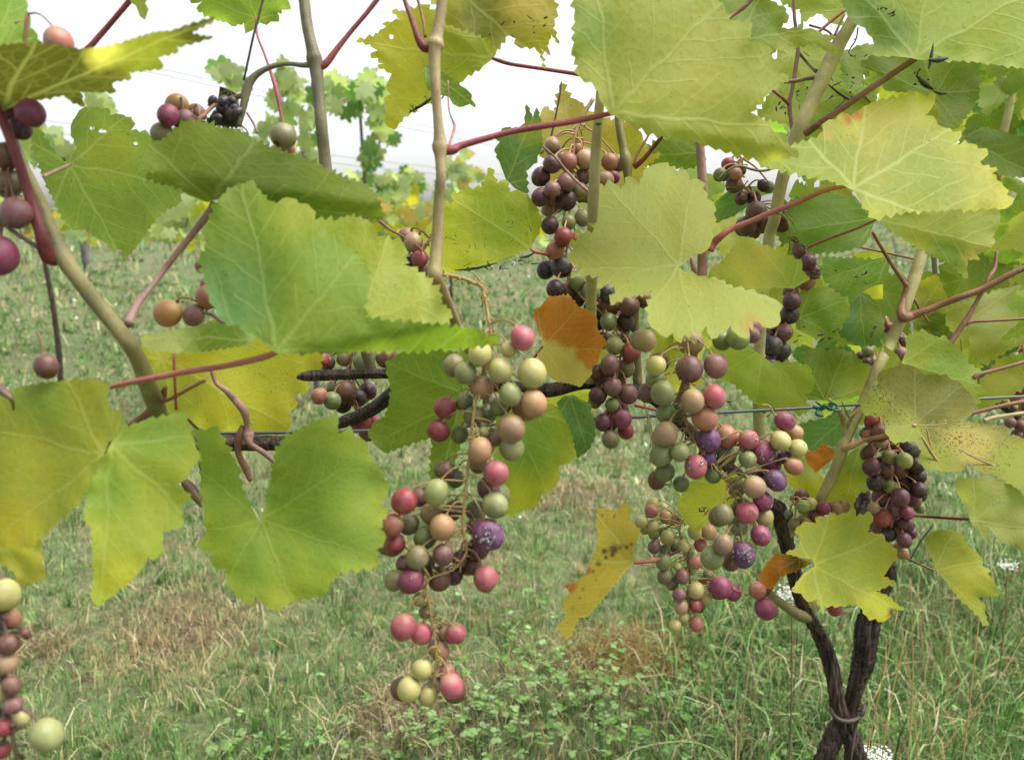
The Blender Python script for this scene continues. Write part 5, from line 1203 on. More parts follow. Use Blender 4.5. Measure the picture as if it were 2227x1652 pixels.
def bunch(label, depth, grapes, rachis, stalk='straw', back=.5, rw=7, pw=4, bits=30):
    """grapes: (x, y, radius, colour, [layer], [wet]); layer 0 faces us, higher ones lie behind"""
    BUNCH[0] += 1
    rng = np.random.default_rng(500 + BUNCH[0])
    g = []
    for q in grapes:
        lay = q[4] if len(q) > 4 else None
        g.append([q[0], q[1], q[2], q[3], lay, q[5] if len(q) > 5 else 0])
    n0 = len(g)
    for q in list(g):
        if rng.random() < back:
            g.append([q[0] + rng.normal(0, q[2] * .5), q[1] + rng.normal(0, q[2] * .4), q[2] * .97, rng.choice(['ma', 'ol', q[3], 'br']), 2.2, 0])
    n = len(g)
    X = np.array([q[0] for q in g], float); Y = np.array([q[1] for q in g], float); RP = np.array([q[2] for q in g], float)
    mean_r = RP.mean() * depth / FPX
    Z = np.array([depth + mean_r * (1.5 * q[4] if q[4] is not None else rng.uniform(-.3, .9)) for q in g])
    for it in range(60):                      # let touching berries settle in depth
        Pw = at(X, Y, Z); rad = RP * Z / FPX
        D = Pw[:, None] - Pw[None]; dist = np.sqrt((D ** 2).sum(-1)) + 1e-9
        need = (rad[:, None] + rad[None]) * .97 - dist
        np.fill_diagonal(need, 0)
        need = np.clip(need, 0, None)
        s = np.sign(Z[:, None] - Z[None] + 1e-6 * (np.arange(n)[:, None] - np.arange(n)[None]))
        Z = Z + np.clip((need * s).sum(1) * .3, -mean_r * .4, mean_r * .4)
    Pw = at(X, Y, Z); rad = RP * Z / FPX
    rc = catmull(np.array(rachis, float), 6)
    rdz = depth + mean_r * .8
    rp = at(rc[:, 0], rc[:, 1], np.full(len(rc), rdz) if rc.shape[1] < 3 else rc[:, 2])
    root = empty('grape_bunch', rp[0], label, 'grape bunch', 'bunches of ripening grapes on the near vines')
    mb = MB()
    w = np.linspace(rw, rw * .5, len(rc)) / 2 * depth / FPX
    mb.add(*tube_vf(rp, w, 8, .12, BUNCH[0]))
    for i in range(n):
        tp = Pw[i] + np.array([0, 0, rad[i] * .96])
        cand = np.linalg.norm(rp - tp - np.array([0, 0, rad[i] * 1.2]), axis=1); j = int(np.argmin(cand)); a = rp[j]
        toward = a - Pw[i]; toward /= np.linalg.norm(toward) + 1e-9
        up = toward * .75 + np.array([0, 0, .8]); up /= np.linalg.norm(up)
        tp = Pw[i] + up * rad[i] * .97
        if np.linalg.norm(a - tp) > 7 * rad[i]: a = tp + up * rad[i] * 2
        mid = (a + tp) / 2 + np.array([0, 0, rad[i] * .5]); near = tp + up * rad[i] * .35
        k = pw / 2 * depth / FPX
        V, F = tube_vf(catmull([a, mid, near, tp], 3), np.array([1.2, 1.1, 1, .95, .9, .9, .95, 1.1, 1.6, 2.1])[:10] * k, 6)
        mb.add(V, F)
        g[i].append(up)
    for _ in range(bits):                     # bare spurs where berries dropped
        j = rng.integers(0, len(rp)); d = rng.normal(0, 1, 3); d /= np.linalg.norm(d)
        L = mean_r * rng.uniform(.5, 1.3); k = pw / 2 * depth / FPX * .7
        V, F = tube_vf([rp[j], rp[j] + d * L * .6 + [0, 0, L * .1], rp[j] + d * L], np.array([1, .9, 1.7]) * k, 5)
        mb.add(V, F)
    st = mb.build('stem', SHOOT[stalk], root, origin=rp[0])
    for i in range(n):
        x, y, r, c, lay, wet, up = g[i]
        o = link_mesh('grape', BALLS[rng.integers(0, 5)], Pw[i], root)
        o.material_slots[0].link = 'OBJECT'; o.material_slots[0].material = G[c]
        qz = Vector(up).to_track_quat('Z', 'Y'); o.rotation_euler = (qz @ Quaternion((0, 0, 1), rng.uniform(0, 6.28))).to_euler()
        s = rad[i]; o.scale = (s * rng.uniform(.93, 1.03), s * rng.uniform(.94, 1.03), s * rng.uniform(1.0, 1.10))
        if wet: 
            d0 = WORLD[o.name]
            # drops keep world size: cancel the grape's own scale and turn
            drops(o, Pw[i], s * 1.02, int(wet), rng)
            ch = o.children[0]
            ch.parent = root; ch.location = tuple(WORLD[ch.name] - WORLD[root.name])
            ch.parent = o; bpy.context.view_layer.update()
            ch.matrix_parent_inverse = o.matrix_world.inverted()
            ch.location = tuple(WORLD[ch.name])
    return root


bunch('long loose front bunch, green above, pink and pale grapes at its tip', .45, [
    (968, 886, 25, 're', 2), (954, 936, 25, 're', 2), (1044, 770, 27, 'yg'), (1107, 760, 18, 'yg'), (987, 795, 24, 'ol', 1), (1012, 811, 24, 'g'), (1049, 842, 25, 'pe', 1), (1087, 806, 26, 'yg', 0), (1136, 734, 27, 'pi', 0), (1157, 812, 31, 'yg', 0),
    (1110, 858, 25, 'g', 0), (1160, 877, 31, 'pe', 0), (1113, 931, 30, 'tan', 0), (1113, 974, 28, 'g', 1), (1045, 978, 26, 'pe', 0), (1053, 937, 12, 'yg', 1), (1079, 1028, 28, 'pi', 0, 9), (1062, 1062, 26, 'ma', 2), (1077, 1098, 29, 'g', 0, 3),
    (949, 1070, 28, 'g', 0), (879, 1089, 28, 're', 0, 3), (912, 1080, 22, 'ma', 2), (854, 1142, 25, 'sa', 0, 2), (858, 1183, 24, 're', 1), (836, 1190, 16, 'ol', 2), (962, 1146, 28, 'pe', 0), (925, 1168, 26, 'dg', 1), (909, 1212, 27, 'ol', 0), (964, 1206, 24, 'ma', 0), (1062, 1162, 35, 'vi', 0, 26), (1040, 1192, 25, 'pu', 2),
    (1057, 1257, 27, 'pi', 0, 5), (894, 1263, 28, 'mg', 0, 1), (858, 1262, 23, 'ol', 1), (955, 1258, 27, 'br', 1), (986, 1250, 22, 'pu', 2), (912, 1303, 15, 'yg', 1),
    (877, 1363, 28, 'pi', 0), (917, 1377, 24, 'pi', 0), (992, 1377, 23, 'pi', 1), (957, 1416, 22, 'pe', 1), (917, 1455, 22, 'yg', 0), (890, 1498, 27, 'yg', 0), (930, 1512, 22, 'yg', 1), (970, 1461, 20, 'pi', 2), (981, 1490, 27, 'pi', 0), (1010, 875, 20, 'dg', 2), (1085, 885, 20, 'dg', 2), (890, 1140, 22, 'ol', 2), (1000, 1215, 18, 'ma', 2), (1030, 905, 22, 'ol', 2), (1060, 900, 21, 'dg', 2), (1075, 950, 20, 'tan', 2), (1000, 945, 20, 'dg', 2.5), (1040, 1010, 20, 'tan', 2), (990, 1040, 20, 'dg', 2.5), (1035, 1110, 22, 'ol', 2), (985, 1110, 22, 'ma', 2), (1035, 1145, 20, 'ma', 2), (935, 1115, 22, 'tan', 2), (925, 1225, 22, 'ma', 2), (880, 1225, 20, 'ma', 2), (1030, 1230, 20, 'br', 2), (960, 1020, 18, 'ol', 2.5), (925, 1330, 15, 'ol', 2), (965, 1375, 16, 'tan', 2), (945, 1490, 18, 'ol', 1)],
      [(960, 597, .475), (995, 602, .475), (1032, 615, .47), (1049, 628, .467), (1059, 675, .463), (1067, 720, .46), (1065, 780, .458), (1040, 850, .455), (1028, 920, .455), (1020, 1000, .453), (1010, 1090, .452), (1007, 1150, .452), (1014, 1200, .452), (985, 1238, .452), (930, 1262, .45), (933, 1313, .45), (942, 1363, .45), (949, 1426, .45), (943, 1490, .452)], back=.3, rw=9, pw=4, bits=120)
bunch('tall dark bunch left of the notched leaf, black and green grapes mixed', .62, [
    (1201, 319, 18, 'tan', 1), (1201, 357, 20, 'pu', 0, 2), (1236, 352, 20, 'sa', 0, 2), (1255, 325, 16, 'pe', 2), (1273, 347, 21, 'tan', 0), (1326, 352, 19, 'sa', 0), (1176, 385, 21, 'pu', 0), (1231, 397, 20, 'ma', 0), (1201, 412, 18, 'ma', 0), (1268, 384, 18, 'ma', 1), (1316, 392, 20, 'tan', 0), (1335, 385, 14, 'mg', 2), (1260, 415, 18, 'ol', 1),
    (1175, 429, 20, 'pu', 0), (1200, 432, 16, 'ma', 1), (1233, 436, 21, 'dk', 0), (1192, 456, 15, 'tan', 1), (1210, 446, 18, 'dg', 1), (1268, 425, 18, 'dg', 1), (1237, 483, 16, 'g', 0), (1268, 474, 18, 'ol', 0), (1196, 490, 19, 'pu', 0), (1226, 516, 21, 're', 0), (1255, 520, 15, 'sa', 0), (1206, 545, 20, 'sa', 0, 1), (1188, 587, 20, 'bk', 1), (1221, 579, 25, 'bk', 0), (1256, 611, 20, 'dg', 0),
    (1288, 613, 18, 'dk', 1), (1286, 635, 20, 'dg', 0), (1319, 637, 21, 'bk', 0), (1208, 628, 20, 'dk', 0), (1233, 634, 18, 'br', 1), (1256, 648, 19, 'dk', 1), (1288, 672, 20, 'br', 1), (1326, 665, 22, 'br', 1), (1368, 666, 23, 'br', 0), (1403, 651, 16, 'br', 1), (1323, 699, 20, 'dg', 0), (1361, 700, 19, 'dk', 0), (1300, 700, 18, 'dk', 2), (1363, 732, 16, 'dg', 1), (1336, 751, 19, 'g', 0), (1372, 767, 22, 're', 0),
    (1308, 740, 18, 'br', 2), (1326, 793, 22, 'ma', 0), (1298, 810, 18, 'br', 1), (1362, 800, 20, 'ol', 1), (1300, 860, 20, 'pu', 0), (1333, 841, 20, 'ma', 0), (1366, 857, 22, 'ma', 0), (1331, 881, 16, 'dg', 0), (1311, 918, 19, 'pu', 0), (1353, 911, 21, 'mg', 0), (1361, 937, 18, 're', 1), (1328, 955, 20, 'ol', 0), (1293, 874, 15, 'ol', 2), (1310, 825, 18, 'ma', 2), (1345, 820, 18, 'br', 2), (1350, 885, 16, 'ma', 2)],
      [(1262, 262), (1250, 300), (1245, 360), (1238, 430), (1238, 500), (1232, 570), (1260, 640), (1320, 690), (1350, 750), (1340, 830), (1335, 890), (1330, 940)], stalk='salmon', back=.45, bits=16)
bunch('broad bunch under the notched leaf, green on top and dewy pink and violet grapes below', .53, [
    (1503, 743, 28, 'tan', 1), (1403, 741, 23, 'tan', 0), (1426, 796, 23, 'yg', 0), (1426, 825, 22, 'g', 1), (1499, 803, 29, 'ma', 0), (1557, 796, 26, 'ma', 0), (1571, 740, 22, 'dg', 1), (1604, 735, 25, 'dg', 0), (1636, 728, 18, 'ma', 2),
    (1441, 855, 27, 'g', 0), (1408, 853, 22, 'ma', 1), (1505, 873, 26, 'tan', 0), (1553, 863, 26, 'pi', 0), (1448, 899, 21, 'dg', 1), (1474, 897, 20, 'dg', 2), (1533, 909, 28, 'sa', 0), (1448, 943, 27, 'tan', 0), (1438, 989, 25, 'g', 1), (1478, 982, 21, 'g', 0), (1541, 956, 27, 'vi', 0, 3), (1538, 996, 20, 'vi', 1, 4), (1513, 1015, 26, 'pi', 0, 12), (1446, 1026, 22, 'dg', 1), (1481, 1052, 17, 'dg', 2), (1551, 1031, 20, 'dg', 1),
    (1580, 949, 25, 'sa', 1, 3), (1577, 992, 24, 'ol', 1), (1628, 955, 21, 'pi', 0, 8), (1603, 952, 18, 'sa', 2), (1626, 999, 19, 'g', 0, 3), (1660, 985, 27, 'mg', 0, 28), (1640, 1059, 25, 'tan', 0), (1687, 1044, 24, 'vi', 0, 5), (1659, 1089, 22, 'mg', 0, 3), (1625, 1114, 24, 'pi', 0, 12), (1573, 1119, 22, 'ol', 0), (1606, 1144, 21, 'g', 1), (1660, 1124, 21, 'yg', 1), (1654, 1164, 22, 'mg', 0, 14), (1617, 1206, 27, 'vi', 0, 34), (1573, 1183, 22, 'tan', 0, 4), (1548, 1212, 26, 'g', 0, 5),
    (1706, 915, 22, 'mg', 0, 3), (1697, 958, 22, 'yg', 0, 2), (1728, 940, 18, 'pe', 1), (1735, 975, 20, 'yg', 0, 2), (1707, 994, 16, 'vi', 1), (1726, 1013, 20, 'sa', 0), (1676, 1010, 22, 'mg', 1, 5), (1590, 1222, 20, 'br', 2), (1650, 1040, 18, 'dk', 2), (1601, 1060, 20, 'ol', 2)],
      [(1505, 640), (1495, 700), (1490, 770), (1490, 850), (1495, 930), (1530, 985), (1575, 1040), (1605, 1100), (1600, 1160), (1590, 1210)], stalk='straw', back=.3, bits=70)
bunch('small grained bunch behind the dewy one, tiny green and salmon grapes', .655, [
    (1420, 1096, 15, 'yg', 1), (1417, 1111, 15, 'sa', 0), (1395, 1134, 14, 'yg', 0), (1404, 1150, 12, 'g', 1, 2), (1418, 1145, 15, 'yg', 0), (1451, 1168, 15, 'yg', 0), (1423, 1189, 15, 'ma', 0), (1447, 1124, 14, 'pe', 1), (1468, 1130, 13, 'pe', 1), (1422, 1162, 12, 'g', 1), (1442, 1157, 12, 'g', 2), (1488, 1186, 13, 'yg', 0), (1511, 1157, 16, 'yg', 0), (1541, 1157, 17, 'pe', 0), (1523, 1184, 15, 'sa', 1),
    (1446, 1197, 13, 'dg', 1), (1464, 1187, 12, 'dg', 2), (1443, 1221, 18, 'dg', 0), (1514, 1221, 16, 'sa', 0), (1473, 1231, 9, 'yg', 0), (1446, 1253, 17, 'ol', 0), (1462, 1268, 15, 'ol', 1), (1483, 1253, 16, 'ma', 0, 2), (1513, 1283, 18, 'yg', 0, 2), (1534, 1299, 16, 'yg', 1), (1477, 1293, 15, 'ma', 0), (1481, 1319, 16, 'tan', 0), (1513, 1317, 14, 're', 0, 2), (1488, 1341, 12, 'yg', 0), (1468, 1361, 14, 'yg', 0), (1514, 1357, 16, 'sa', 0),
    (1568, 1278, 25, 'mg', 0, 6), (1592, 1287, 19, 'mg', 1, 3), (1647, 1283, 19, 'sa', 0, 2), (1665, 1323, 24, 'mg', 0, 3), (1540, 1250, 12, 'ol', 1), (1500, 1210, 12, 'g', 2), (1530, 1262, 12, 'pe', 2)],
      [(1580, 1085), (1545, 1100), (1500, 1120), (1478, 1150), (1490, 1200), (1500, 1250), (1500, 1310), (1492, 1345)], stalk='straw', back=.25, rw=6, pw=3, bits=60)
bunch('dark wet bunch right of the notched leaf, partly hidden by it', .74, [
    (1740, 546, 17, 'ma', 0, 6), (1757, 570, 18, 'pu', 0, 12), (1770, 590, 16, 'ma', 0, 10), (1757, 610, 18, 'sa', 0, 5), (1720, 635, 17, 'br', 1), (1722, 655, 19, 'pu', 0), (1717, 685, 20, 'dk', 0, 4), (1706, 723, 19, 'ma', 0), (1680, 753, 23, 'bk', 0, 4), (1702, 763, 19, 'dk', 0), (1675, 795, 18, 'dk', 0), (1698, 790, 18, 'dk', 1), (1660, 738, 18, 'pu', 1), (1651, 760, 14, 'tan', 1), (1658, 799, 18, 'dk', 0), (1643, 804, 15, 'dk', 1), (1641, 727, 16, 'ma', 0), (1656, 710, 15, 're', 1), (1648, 816, 12, 'dk', 2), (1690, 700, 18, 'dk', 2)],
      [(1716, 515), (1735, 535), (1740, 580), (1730, 640), (1712, 690), (1692, 740), (1672, 790)], stalk='brown', back=.4, bits=20)
bunch('dense purple bunch hanging before the thin trunk top, with three pale grapes in it', .69, [
    (1897, 914, 16, 're', 0, 1), (1902, 930, 14, 'ma', 1), (1888, 947, 13, 'sa', 0), (1915, 941, 19, 'br', 0), (1910, 962, 19, 'tan', 0), (1934, 959, 19, 'br', 1), (1890, 984, 16, 'br', 0), (1935, 993, 17, 'ol', 0), (1967, 1001, 18, 'g', 0), (1979, 977, 22, 'bk', 0), (1894, 1015, 19, 'pu', 0), (1927, 1021, 17, 'ma', 0), (1957, 1022, 19, 'ma', 1), (1992, 1012, 18, 'dk', 0), (1996, 1035, 18, 'dk', 0), (1905, 1050, 19, 'dk', 0), (1938, 1059, 15, 'g', 0), (1965, 1049, 20, 'dk', 1), (1998, 1065, 18, 'dk', 0), (1916, 1080, 20, 'ma', 0), (1958, 1082, 20, 'pu', 0), (1986, 1084, 18, 'ma', 0), (1900, 1104, 13, 'tan', 0), (1947, 1106, 19, 'ma', 0), (1973, 1115, 14, 'mg', 0), (1920, 1126, 20, 're', 0), (1970, 1141, 18, 'pu', 0), (1911, 1152, 14, 'ma', 1), (1935, 1162, 15, 'bk', 0), (1966, 1174, 17, 'pu', 0), (1981, 1157, 14, 'pu', 1), (1962, 1201, 14, 'pe', 0), (1940, 1135, 18, 'dk', 2), (1930, 1040, 18, 'dk', 2), (1950, 980, 16, 'br', 2), (2000, 1104, 12, 'dg', 2)],
      [(1905, 880), (1915, 910), (1925, 950), (1935, 1000), (1942, 1060), (1945, 1110), (1950, 1160), (1958, 1190)], stalk='salmon', back=.55, bits=10)
bunch('few small grapes at the fork by the left trunk, green, purple and orange', .70, [
    (1742, 1078, 17, 'br', 1), (1747, 1100, 14, 'g', 0), (1764, 1095, 14, 'yg', 0), (1792, 1104, 15, 'mg', 0), (1820, 1105, 15, 'pe', 0), (1775, 1122, 16, 'ma', 0), (1727, 1141, 14, 'ol', 0), (1752, 1137, 13, 'tan', 0), (1715, 1118, 10, 'dg', 1), (1785, 1135, 12, 'ol', 1)],
      [(1720, 1085), (1745, 1110), (1775, 1112), (1800, 1112)], stalk='straw', back=.2, bits=20)
bunch('one green and one dark red grape peeping out under the toothed leaf by the trunks', .71, [
    (1770, 1312, 11, 'yg', 0), (1815, 1322, 16, 're', 0), (1798, 1305, 12, 'ma', 1)],
      [(1760, 1270), (1780, 1282), (1800, 1292), (1815, 1300)], stalk='straw', back=0, bits=4)
bunch('small brown shadowed bunch high up beside the pale shoot', .76, [
    (1566, 380, 15, 'dg', 0), (1583, 357, 14, 're', 1), (1600, 378, 14, 'sa', 0), (1596, 402, 18, 'br', 0), (1613, 372, 10, 'br', 1), (1661, 404, 14, 'dk', 0, 6), (1646, 461, 23, 'br', 0), (1626, 491, 21, 'br', 0), (1658, 483, 19, 'br', 0), (1702, 468, 17, 'br', 0, 4), (1700, 489, 17, 'br', 0, 3), (1612, 432, 14, 'br', 1), (1640, 430, 16, 'dk', 1), (1640, 505, 14, 'br', 2)],
      [(1615, 345), (1605, 365), (1615, 400), (1640, 430), (1650, 470)], stalk='salmon', back=.4, bits=14)
bunch('grapes at the top left behind the edge on leaf, one pink and several purple', .385, [
    (128, 92, 31, 'sa', 0), (66, 246, 30, 'mg', 0), (45, 278, 24, 'pu', 1), (15, 340, 30, 'br', 1), (18, 398, 30, 'ol', 1), (35, 463, 33, 'ma', 0), (-2, 556, 41, 'mg', 0), (30, 235, 30, 'pu', 1), (100, 796, 26, 'deadbrown' if False else 'br', 0), (8, 180, 32, 'mg', 1), (-25, 480, 30, 'ma', 1)],
      [(60, 30), (50, 130), (40, 230), (20, 350), (8, 470), (-5, 560)], stalk='brown', back=.2, rw=9, bits=8)
bunch('browned bunch at the bottom left with one clear yellow green grape sticking out', .345, [
    (10, 1292, 32, 'yg', 0), (18, 1400, 22, 'br', 0), (24, 1345, 22, 'sa', 1), (14, 1440, 24, 'tan', 0), (26, 1490, 20, 'br', 0), (4, 1505, 20, 'yg', 0), (28, 1532, 19, 'ma', 0), (8, 1580, 20, 're', 1), (42, 1562, 22, 'yg', 1), (101, 1598, 34, 'g', 0), (-20, 1380, 26, 'ma', 1), (-22, 1470, 26, 'tan', 1), (4, 1630, 20, 're', 1), (-20, 1560, 26, 'pu', 1), (55, 1375, 9, 'br', 0)],
      [(-10, 1200), (-2, 1290), (8, 1400), (12, 1500), (25, 1580), (40, 1660), (60, 1720)], stalk='deadbrown', back=.2, rw=14, pw=9, bits=30)
bunch('little bunch in front of the white sky, orange, magenta and olive grapes', .465, [
    (385, 231, 26, 'or', 1), (365, 251, 23, 'mg', 0), (400, 262, 23, 'ma', 0), (352, 291, 24, 'ol', 0)],
      [(436, 256), (415, 266), (390, 275), (370, 300)], stalk='mauve', back=.1, bits=4)
bunch('lone olive grape with a red one under it, left of the grey green shoot', .465, [
    (617, 296, 28, 'ol', 0), (626, 322, 16, 'sa', 1), (600, 325, 12, 'sa', 2)],
      [(585, 345), (600, 335), (612, 318), (632, 308)], stalk='mauve', back=0, bits=2)
bunch('orange and mauve grapes peeping out left of the biggest front leaf', .465, [
    (365, 680, 31, 'or', 0), (422, 685, 23, 'ma', 0), (450, 645, 24, 'sa', 0), (442, 578, 17, 'sa', 1), (455, 620, 20, 'sa', 1), (475, 590, 24, 're', 2), (490, 650, 24, 'ma', 2)],
      [(490, 520), (480, 580), (470, 640), (440, 690)], stalk='brown', back=.2, bits=4)
bunch('red grape and tan grape tucked left of the tan shoot', .51, [
    (914, 563, 19, 're', 0), (899, 527, 22, 'tan', 1), (914, 588, 18, 'br', 1), (890, 575, 18, 'dk', 2), (905, 605, 16, 'br', 2)],
      [(935, 520), (920, 545), (905, 580)], stalk='brown', back=.2, bits=4)
bunch('shaded bunch behind the cut black cane, red and green grapes', .64, [
    (697, 783, 18, 're', 0), (713, 790, 16, 'br', 1), (792, 787, 24, 'dg', 0), (839, 778, 22, 'br', 0), (694, 861, 18, 'sa', 0), (722, 871, 20, 'dg', 0), (752, 851, 26, 'br', 1), (747, 879, 19, 'dk', 1), (778, 866, 20, 'dk', 1), (785, 918, 24, 're', 1), (817, 920, 16, 're', 1), (750, 780, 18, 'ol', 1), (800, 850, 20, 'dk', 2), (725, 845, 15, 'dg', 2)],
      [(770, 720), (765, 770), (760, 820), (770, 880), (790, 910)], stalk='brown', back=.3, bits=10)
bunch('dull shaded grapes round the shoot behind the sharp toothed leaf', .78, [
    (1888, 763, 13, 'dg', 0), (1885, 787, 11, 'dk', 0), (1900, 787, 11, 'tan', 0), (1960, 772, 18, 'ma', 0, 4), (1932, 713, 13, 're', 1), (1957, 738, 11, 'dk', 1), (1972, 745, 14, 'ol', 1), (1870, 775, 11, 'br', 2), (1945, 730, 12, 'dk', 2)],
      [(1925, 690), (1935, 720), (1930, 760), (1900, 775)], stalk='salmon', back=.3, bits=14)
bunch('brown grapes among the leaves at the frame edge, over the straw littered leaf', .86, [
    (2200, 804, 14, 're', 0), (2206, 779, 13, 'ol', 0, 1), (2218, 842, 16, 're', 0), (2210, 866, 13, 'sa', 1), (2197, 919, 12, 'ma', 0), (2221, 926, 14, 'ma', 0), (2227, 800, 14, 'br', 1), (2210, 945, 11, 'ma', 1), (2235, 890, 15, 'br', 1), (2230, 960, 14, 'ma', 1)],
      [(2225, 750), (2220, 800), (2218, 860), (2215, 930)], stalk='brown', back=.4, bits=14)
# a dried up bunch tangled in the fork of the stalk
rng = np.random.default_rng(77)
c0 = at(492, 236, np.array(.50)); root = empty('dried_grape_bunch', c0, 'black dried up bunch with withered tatters beside the bent stalk', 'dried bunch')
for i in range(16):
    p = at(492 + rng.normal(0, 16), 238 + rng.normal(0, 18), np.array(.50 + rng.normal(0, .006)))
    o = link_mesh('shrivelled_grape', BALLS[i % 5], p, root); s = rng.uniform(.0025, .0048)
    o.scale = (s, s * .8, s * rng.uniform(.7, 1.1)); o.rotation_euler = tuple(rng.uniform(0, 6, 3))
    o.material_slots[0].link = 'OBJECT'; o.material_slots[0].material = G['bk']
W, F, UV, C = leaf_mesh([(478, 188), (500, 195), (515, 205), (520, 240), (515, 272), (490, 275), (450, 268), (462, 250), (470, 232), (455, 228), (472, 215)], (500, 195), (470, 270), .505, .4, .4, 'br', 5, amp=4, sp=10, wave=2)
C[:, :3] = (.016, .015, .016); o = put_leaf(root, W, F, UV, C, name='withered_leaf')
V, F = px_tube([(516, 240, 4, .5), (500, 225, 4, .5), (480, 240, 3, .5), (455, 262, 3, .5), (445, 240, 2, .5)], 5, 6, .2, 3); build('stem', V, F, SHOOT['dark'], root)
V, F = px_tube([(520, 270, 4, .5), (535, 282, 3, .5), (540, 292, 3, .5), (530, 300, 2, .5)], 5, 6, .2, 3); build('stem', V, F, SHOOT['dark'], root)

# ================================================================== wires, further leaves, rows beyond
def wire(pts, r, label, mat=WIRE, name='trellis_wire', seg=8, group=None):
    q = catmull(np.array(pts), seg)
    V, F = tube_vf(q, np.full(len(q), r), 8)
    return props(build(name, V, F, mat), label, 'wire', group)


W0 = [(-500, 965, .545), (232, 950, .562), (480, 942, .567), (800, 936, .575), (1380, 907, .615), (1425, 904, .62), (1750, 887, .655), (1870, 879, .667), (2300, 858, .71), (3400, 800, .9)]
wire([at(a, b, np.array(c + .03)) for a, b, c in W0], .0014, 'silver grey fruiting wire along which the old arms of the near vines are tied')
V, F = px_tube([(1768, 884, 8, .64), (1785, 888, 10, .638), (1795, 882, 10, .635), (1806, 890, 9, .638), (1815, 884, 8, .64)], 4, 6, .3, 9)
k = MB(); k.add(V, F)
for pts in ([(1780, 890, 6, .637), (1776, 900, 8, .635), (1790, 905, 5, .635)], [(1800, 880, 5, .637), (1812, 876, 7, .635), (1822, 884, 3, .635)], [(1808, 890, 6, .637), (1825, 893, 5, .637), (1834, 888, 2, .637)], [(1790, 885, 6, .636), (1778, 876, 6, .635), (1772, 872, 2, .635)], [(1830, 872, 2, .637), (1838, 890, 3, .637), (1852, 918, 2, .637)]):
    k.add(*px_tube(pts, 4, 6, .2, 10))
props(k.build('wire_tie', TIE), 'dark green plastic tie knotted on the fruiting wire', 'tie')

# ---- leaves deeper in the near row, seen between the traced ones
PROTO = {}
for i, (t, rm) in enumerate([('lg', 'yg'), ('lg', 'yg'), ('yg', 'y'), ('pyg', 'y'), ('by', 'ty'), ('bg', None), ('pyg', None), ('lg', None), ('y', 'br')]):
    PROTO[i] = [generic_leaf(900 + i * 7 + j, t, rim=rm) for j in range(2)]
rng = np.random.default_rng(42)
SKY_GAPS = [(1765, 85, 26), (1800, 60, 24), (1880, 85, 22), (1870, 65, 16), (1695, 140, 14), (1915, 525, 22), (1930, 510, 16), (1570, 338, 20), (1440, 290, 16), (1635, 440, 14), (1225, 60, 40), (1180, 180, 60), (1100, 180, 60)]


def fill(n, xr, yr, zr, parent, kinds, size=(.05, .075), ymax=None, label=None, avoid=()):
    c = 0; t = 0
    while c < n and t < n * 30:
        t += 1
        x, y, z = rng.uniform(*xr), rng.uniform(*yr), rng.uniform(*zr)
        s = rng.uniform(*size); rp = s / z * FPX
        if any(math.hypot(x - a, y - b) < q + rp * .95 for a, b, q in SKY_GAPS): continue
        if any(a < x < b and c_ < y < d for a, b, c_, d in avoid): continue
        if ymax and y + rp > ymax(x): continue
        me = PROTO[kinds[rng.integers(0, len(kinds))]][rng.integers(0, 2)]
        place_generic(me, parent, at(x, y, np.array(z)), s, (rng.normal(0, .55), -1 + rng.normal(0, .3), rng.normal(.25, .5)), (rng.normal(0, .5), rng.normal(0, .3), -1), rng.normal(0, .5))
        c += 1


ym = lambda x: 985 if x > 1720 else 640


def fill_grid(parent, x0, x1, y0, y1, step, zr, kinds, size):
    """an even cover of leaves with jitter, so the row closes up as it does in the photograph"""
    for gx in np.arange(x0, x1, step):
        for gy in np.arange(y0, y1, step):
            x, y, z = gx + rng.uniform(-.5, .5) * step, gy + rng.uniform(-.5, .5) * step, rng.uniform(*zr)
            s = rng.uniform(*size); rp = s / z * FPX
            if any(math.hypot(x - a, y - b) < q + rp * .9 for a, b, q in SKY_GAPS): continue
            if y + rp * 1.0 > ym(x): continue
            me = PROTO[kinds[rng.integers(0, len(kinds))]][rng.integers(0, 2)]
            place_generic(me, parent, at(x, y - rp * .4, np.array(z)), s, (rng.normal(0, .5), -1 + rng.normal(0, .3), rng.normal(.25, .45)), (rng.normal(0, .6), rng.normal(0, .3), -1), rng.normal(0, .5))


fill_grid(VF_, 1440, 1800, -120, 640, 105, (.84, 1.0), [0, 1, 2, 7, 5, 3, 7], (.05, .065))
fill_grid(VR, 1720, 2420, -140, 1000, 82, (.86, 1.15), [0, 1, 2, 7, 5, 3, 7, 1], (.05, .07))
fill_grid(VR, 1720, 2600, -160, 1000, 130, (1.2, 1.6), [1, 2, 3, 4, 7, 3], (.06, .085))
fill(26, (1980, 2900), (-220, 1000), (.62, .95), VR, [1, 2, 7, 3, 2], ymax=lambda x: 1000, avoid=[(1900, 2300, -60, 1100)])
fill(24, (1200, 2300), (-420, -70), (.45, .8), VF_, [1, 2, 3, 7], avoid=[])
fill(14, (-700, -120), (-200, 1100), (.36, .6), VN, [1, 2, 3, 7], size=(.05, .065))
fill(8, (-120, 500), (-420, -110), (.4, .6), VN, [1, 2, 3, 7], size=(.05, .06))
fill(6, (1200, 1500), (700, 900), (.78, .9), VF_, [2, 3], size=(.03, .04), avoid=[(1380, 1440, 0, 2000)])

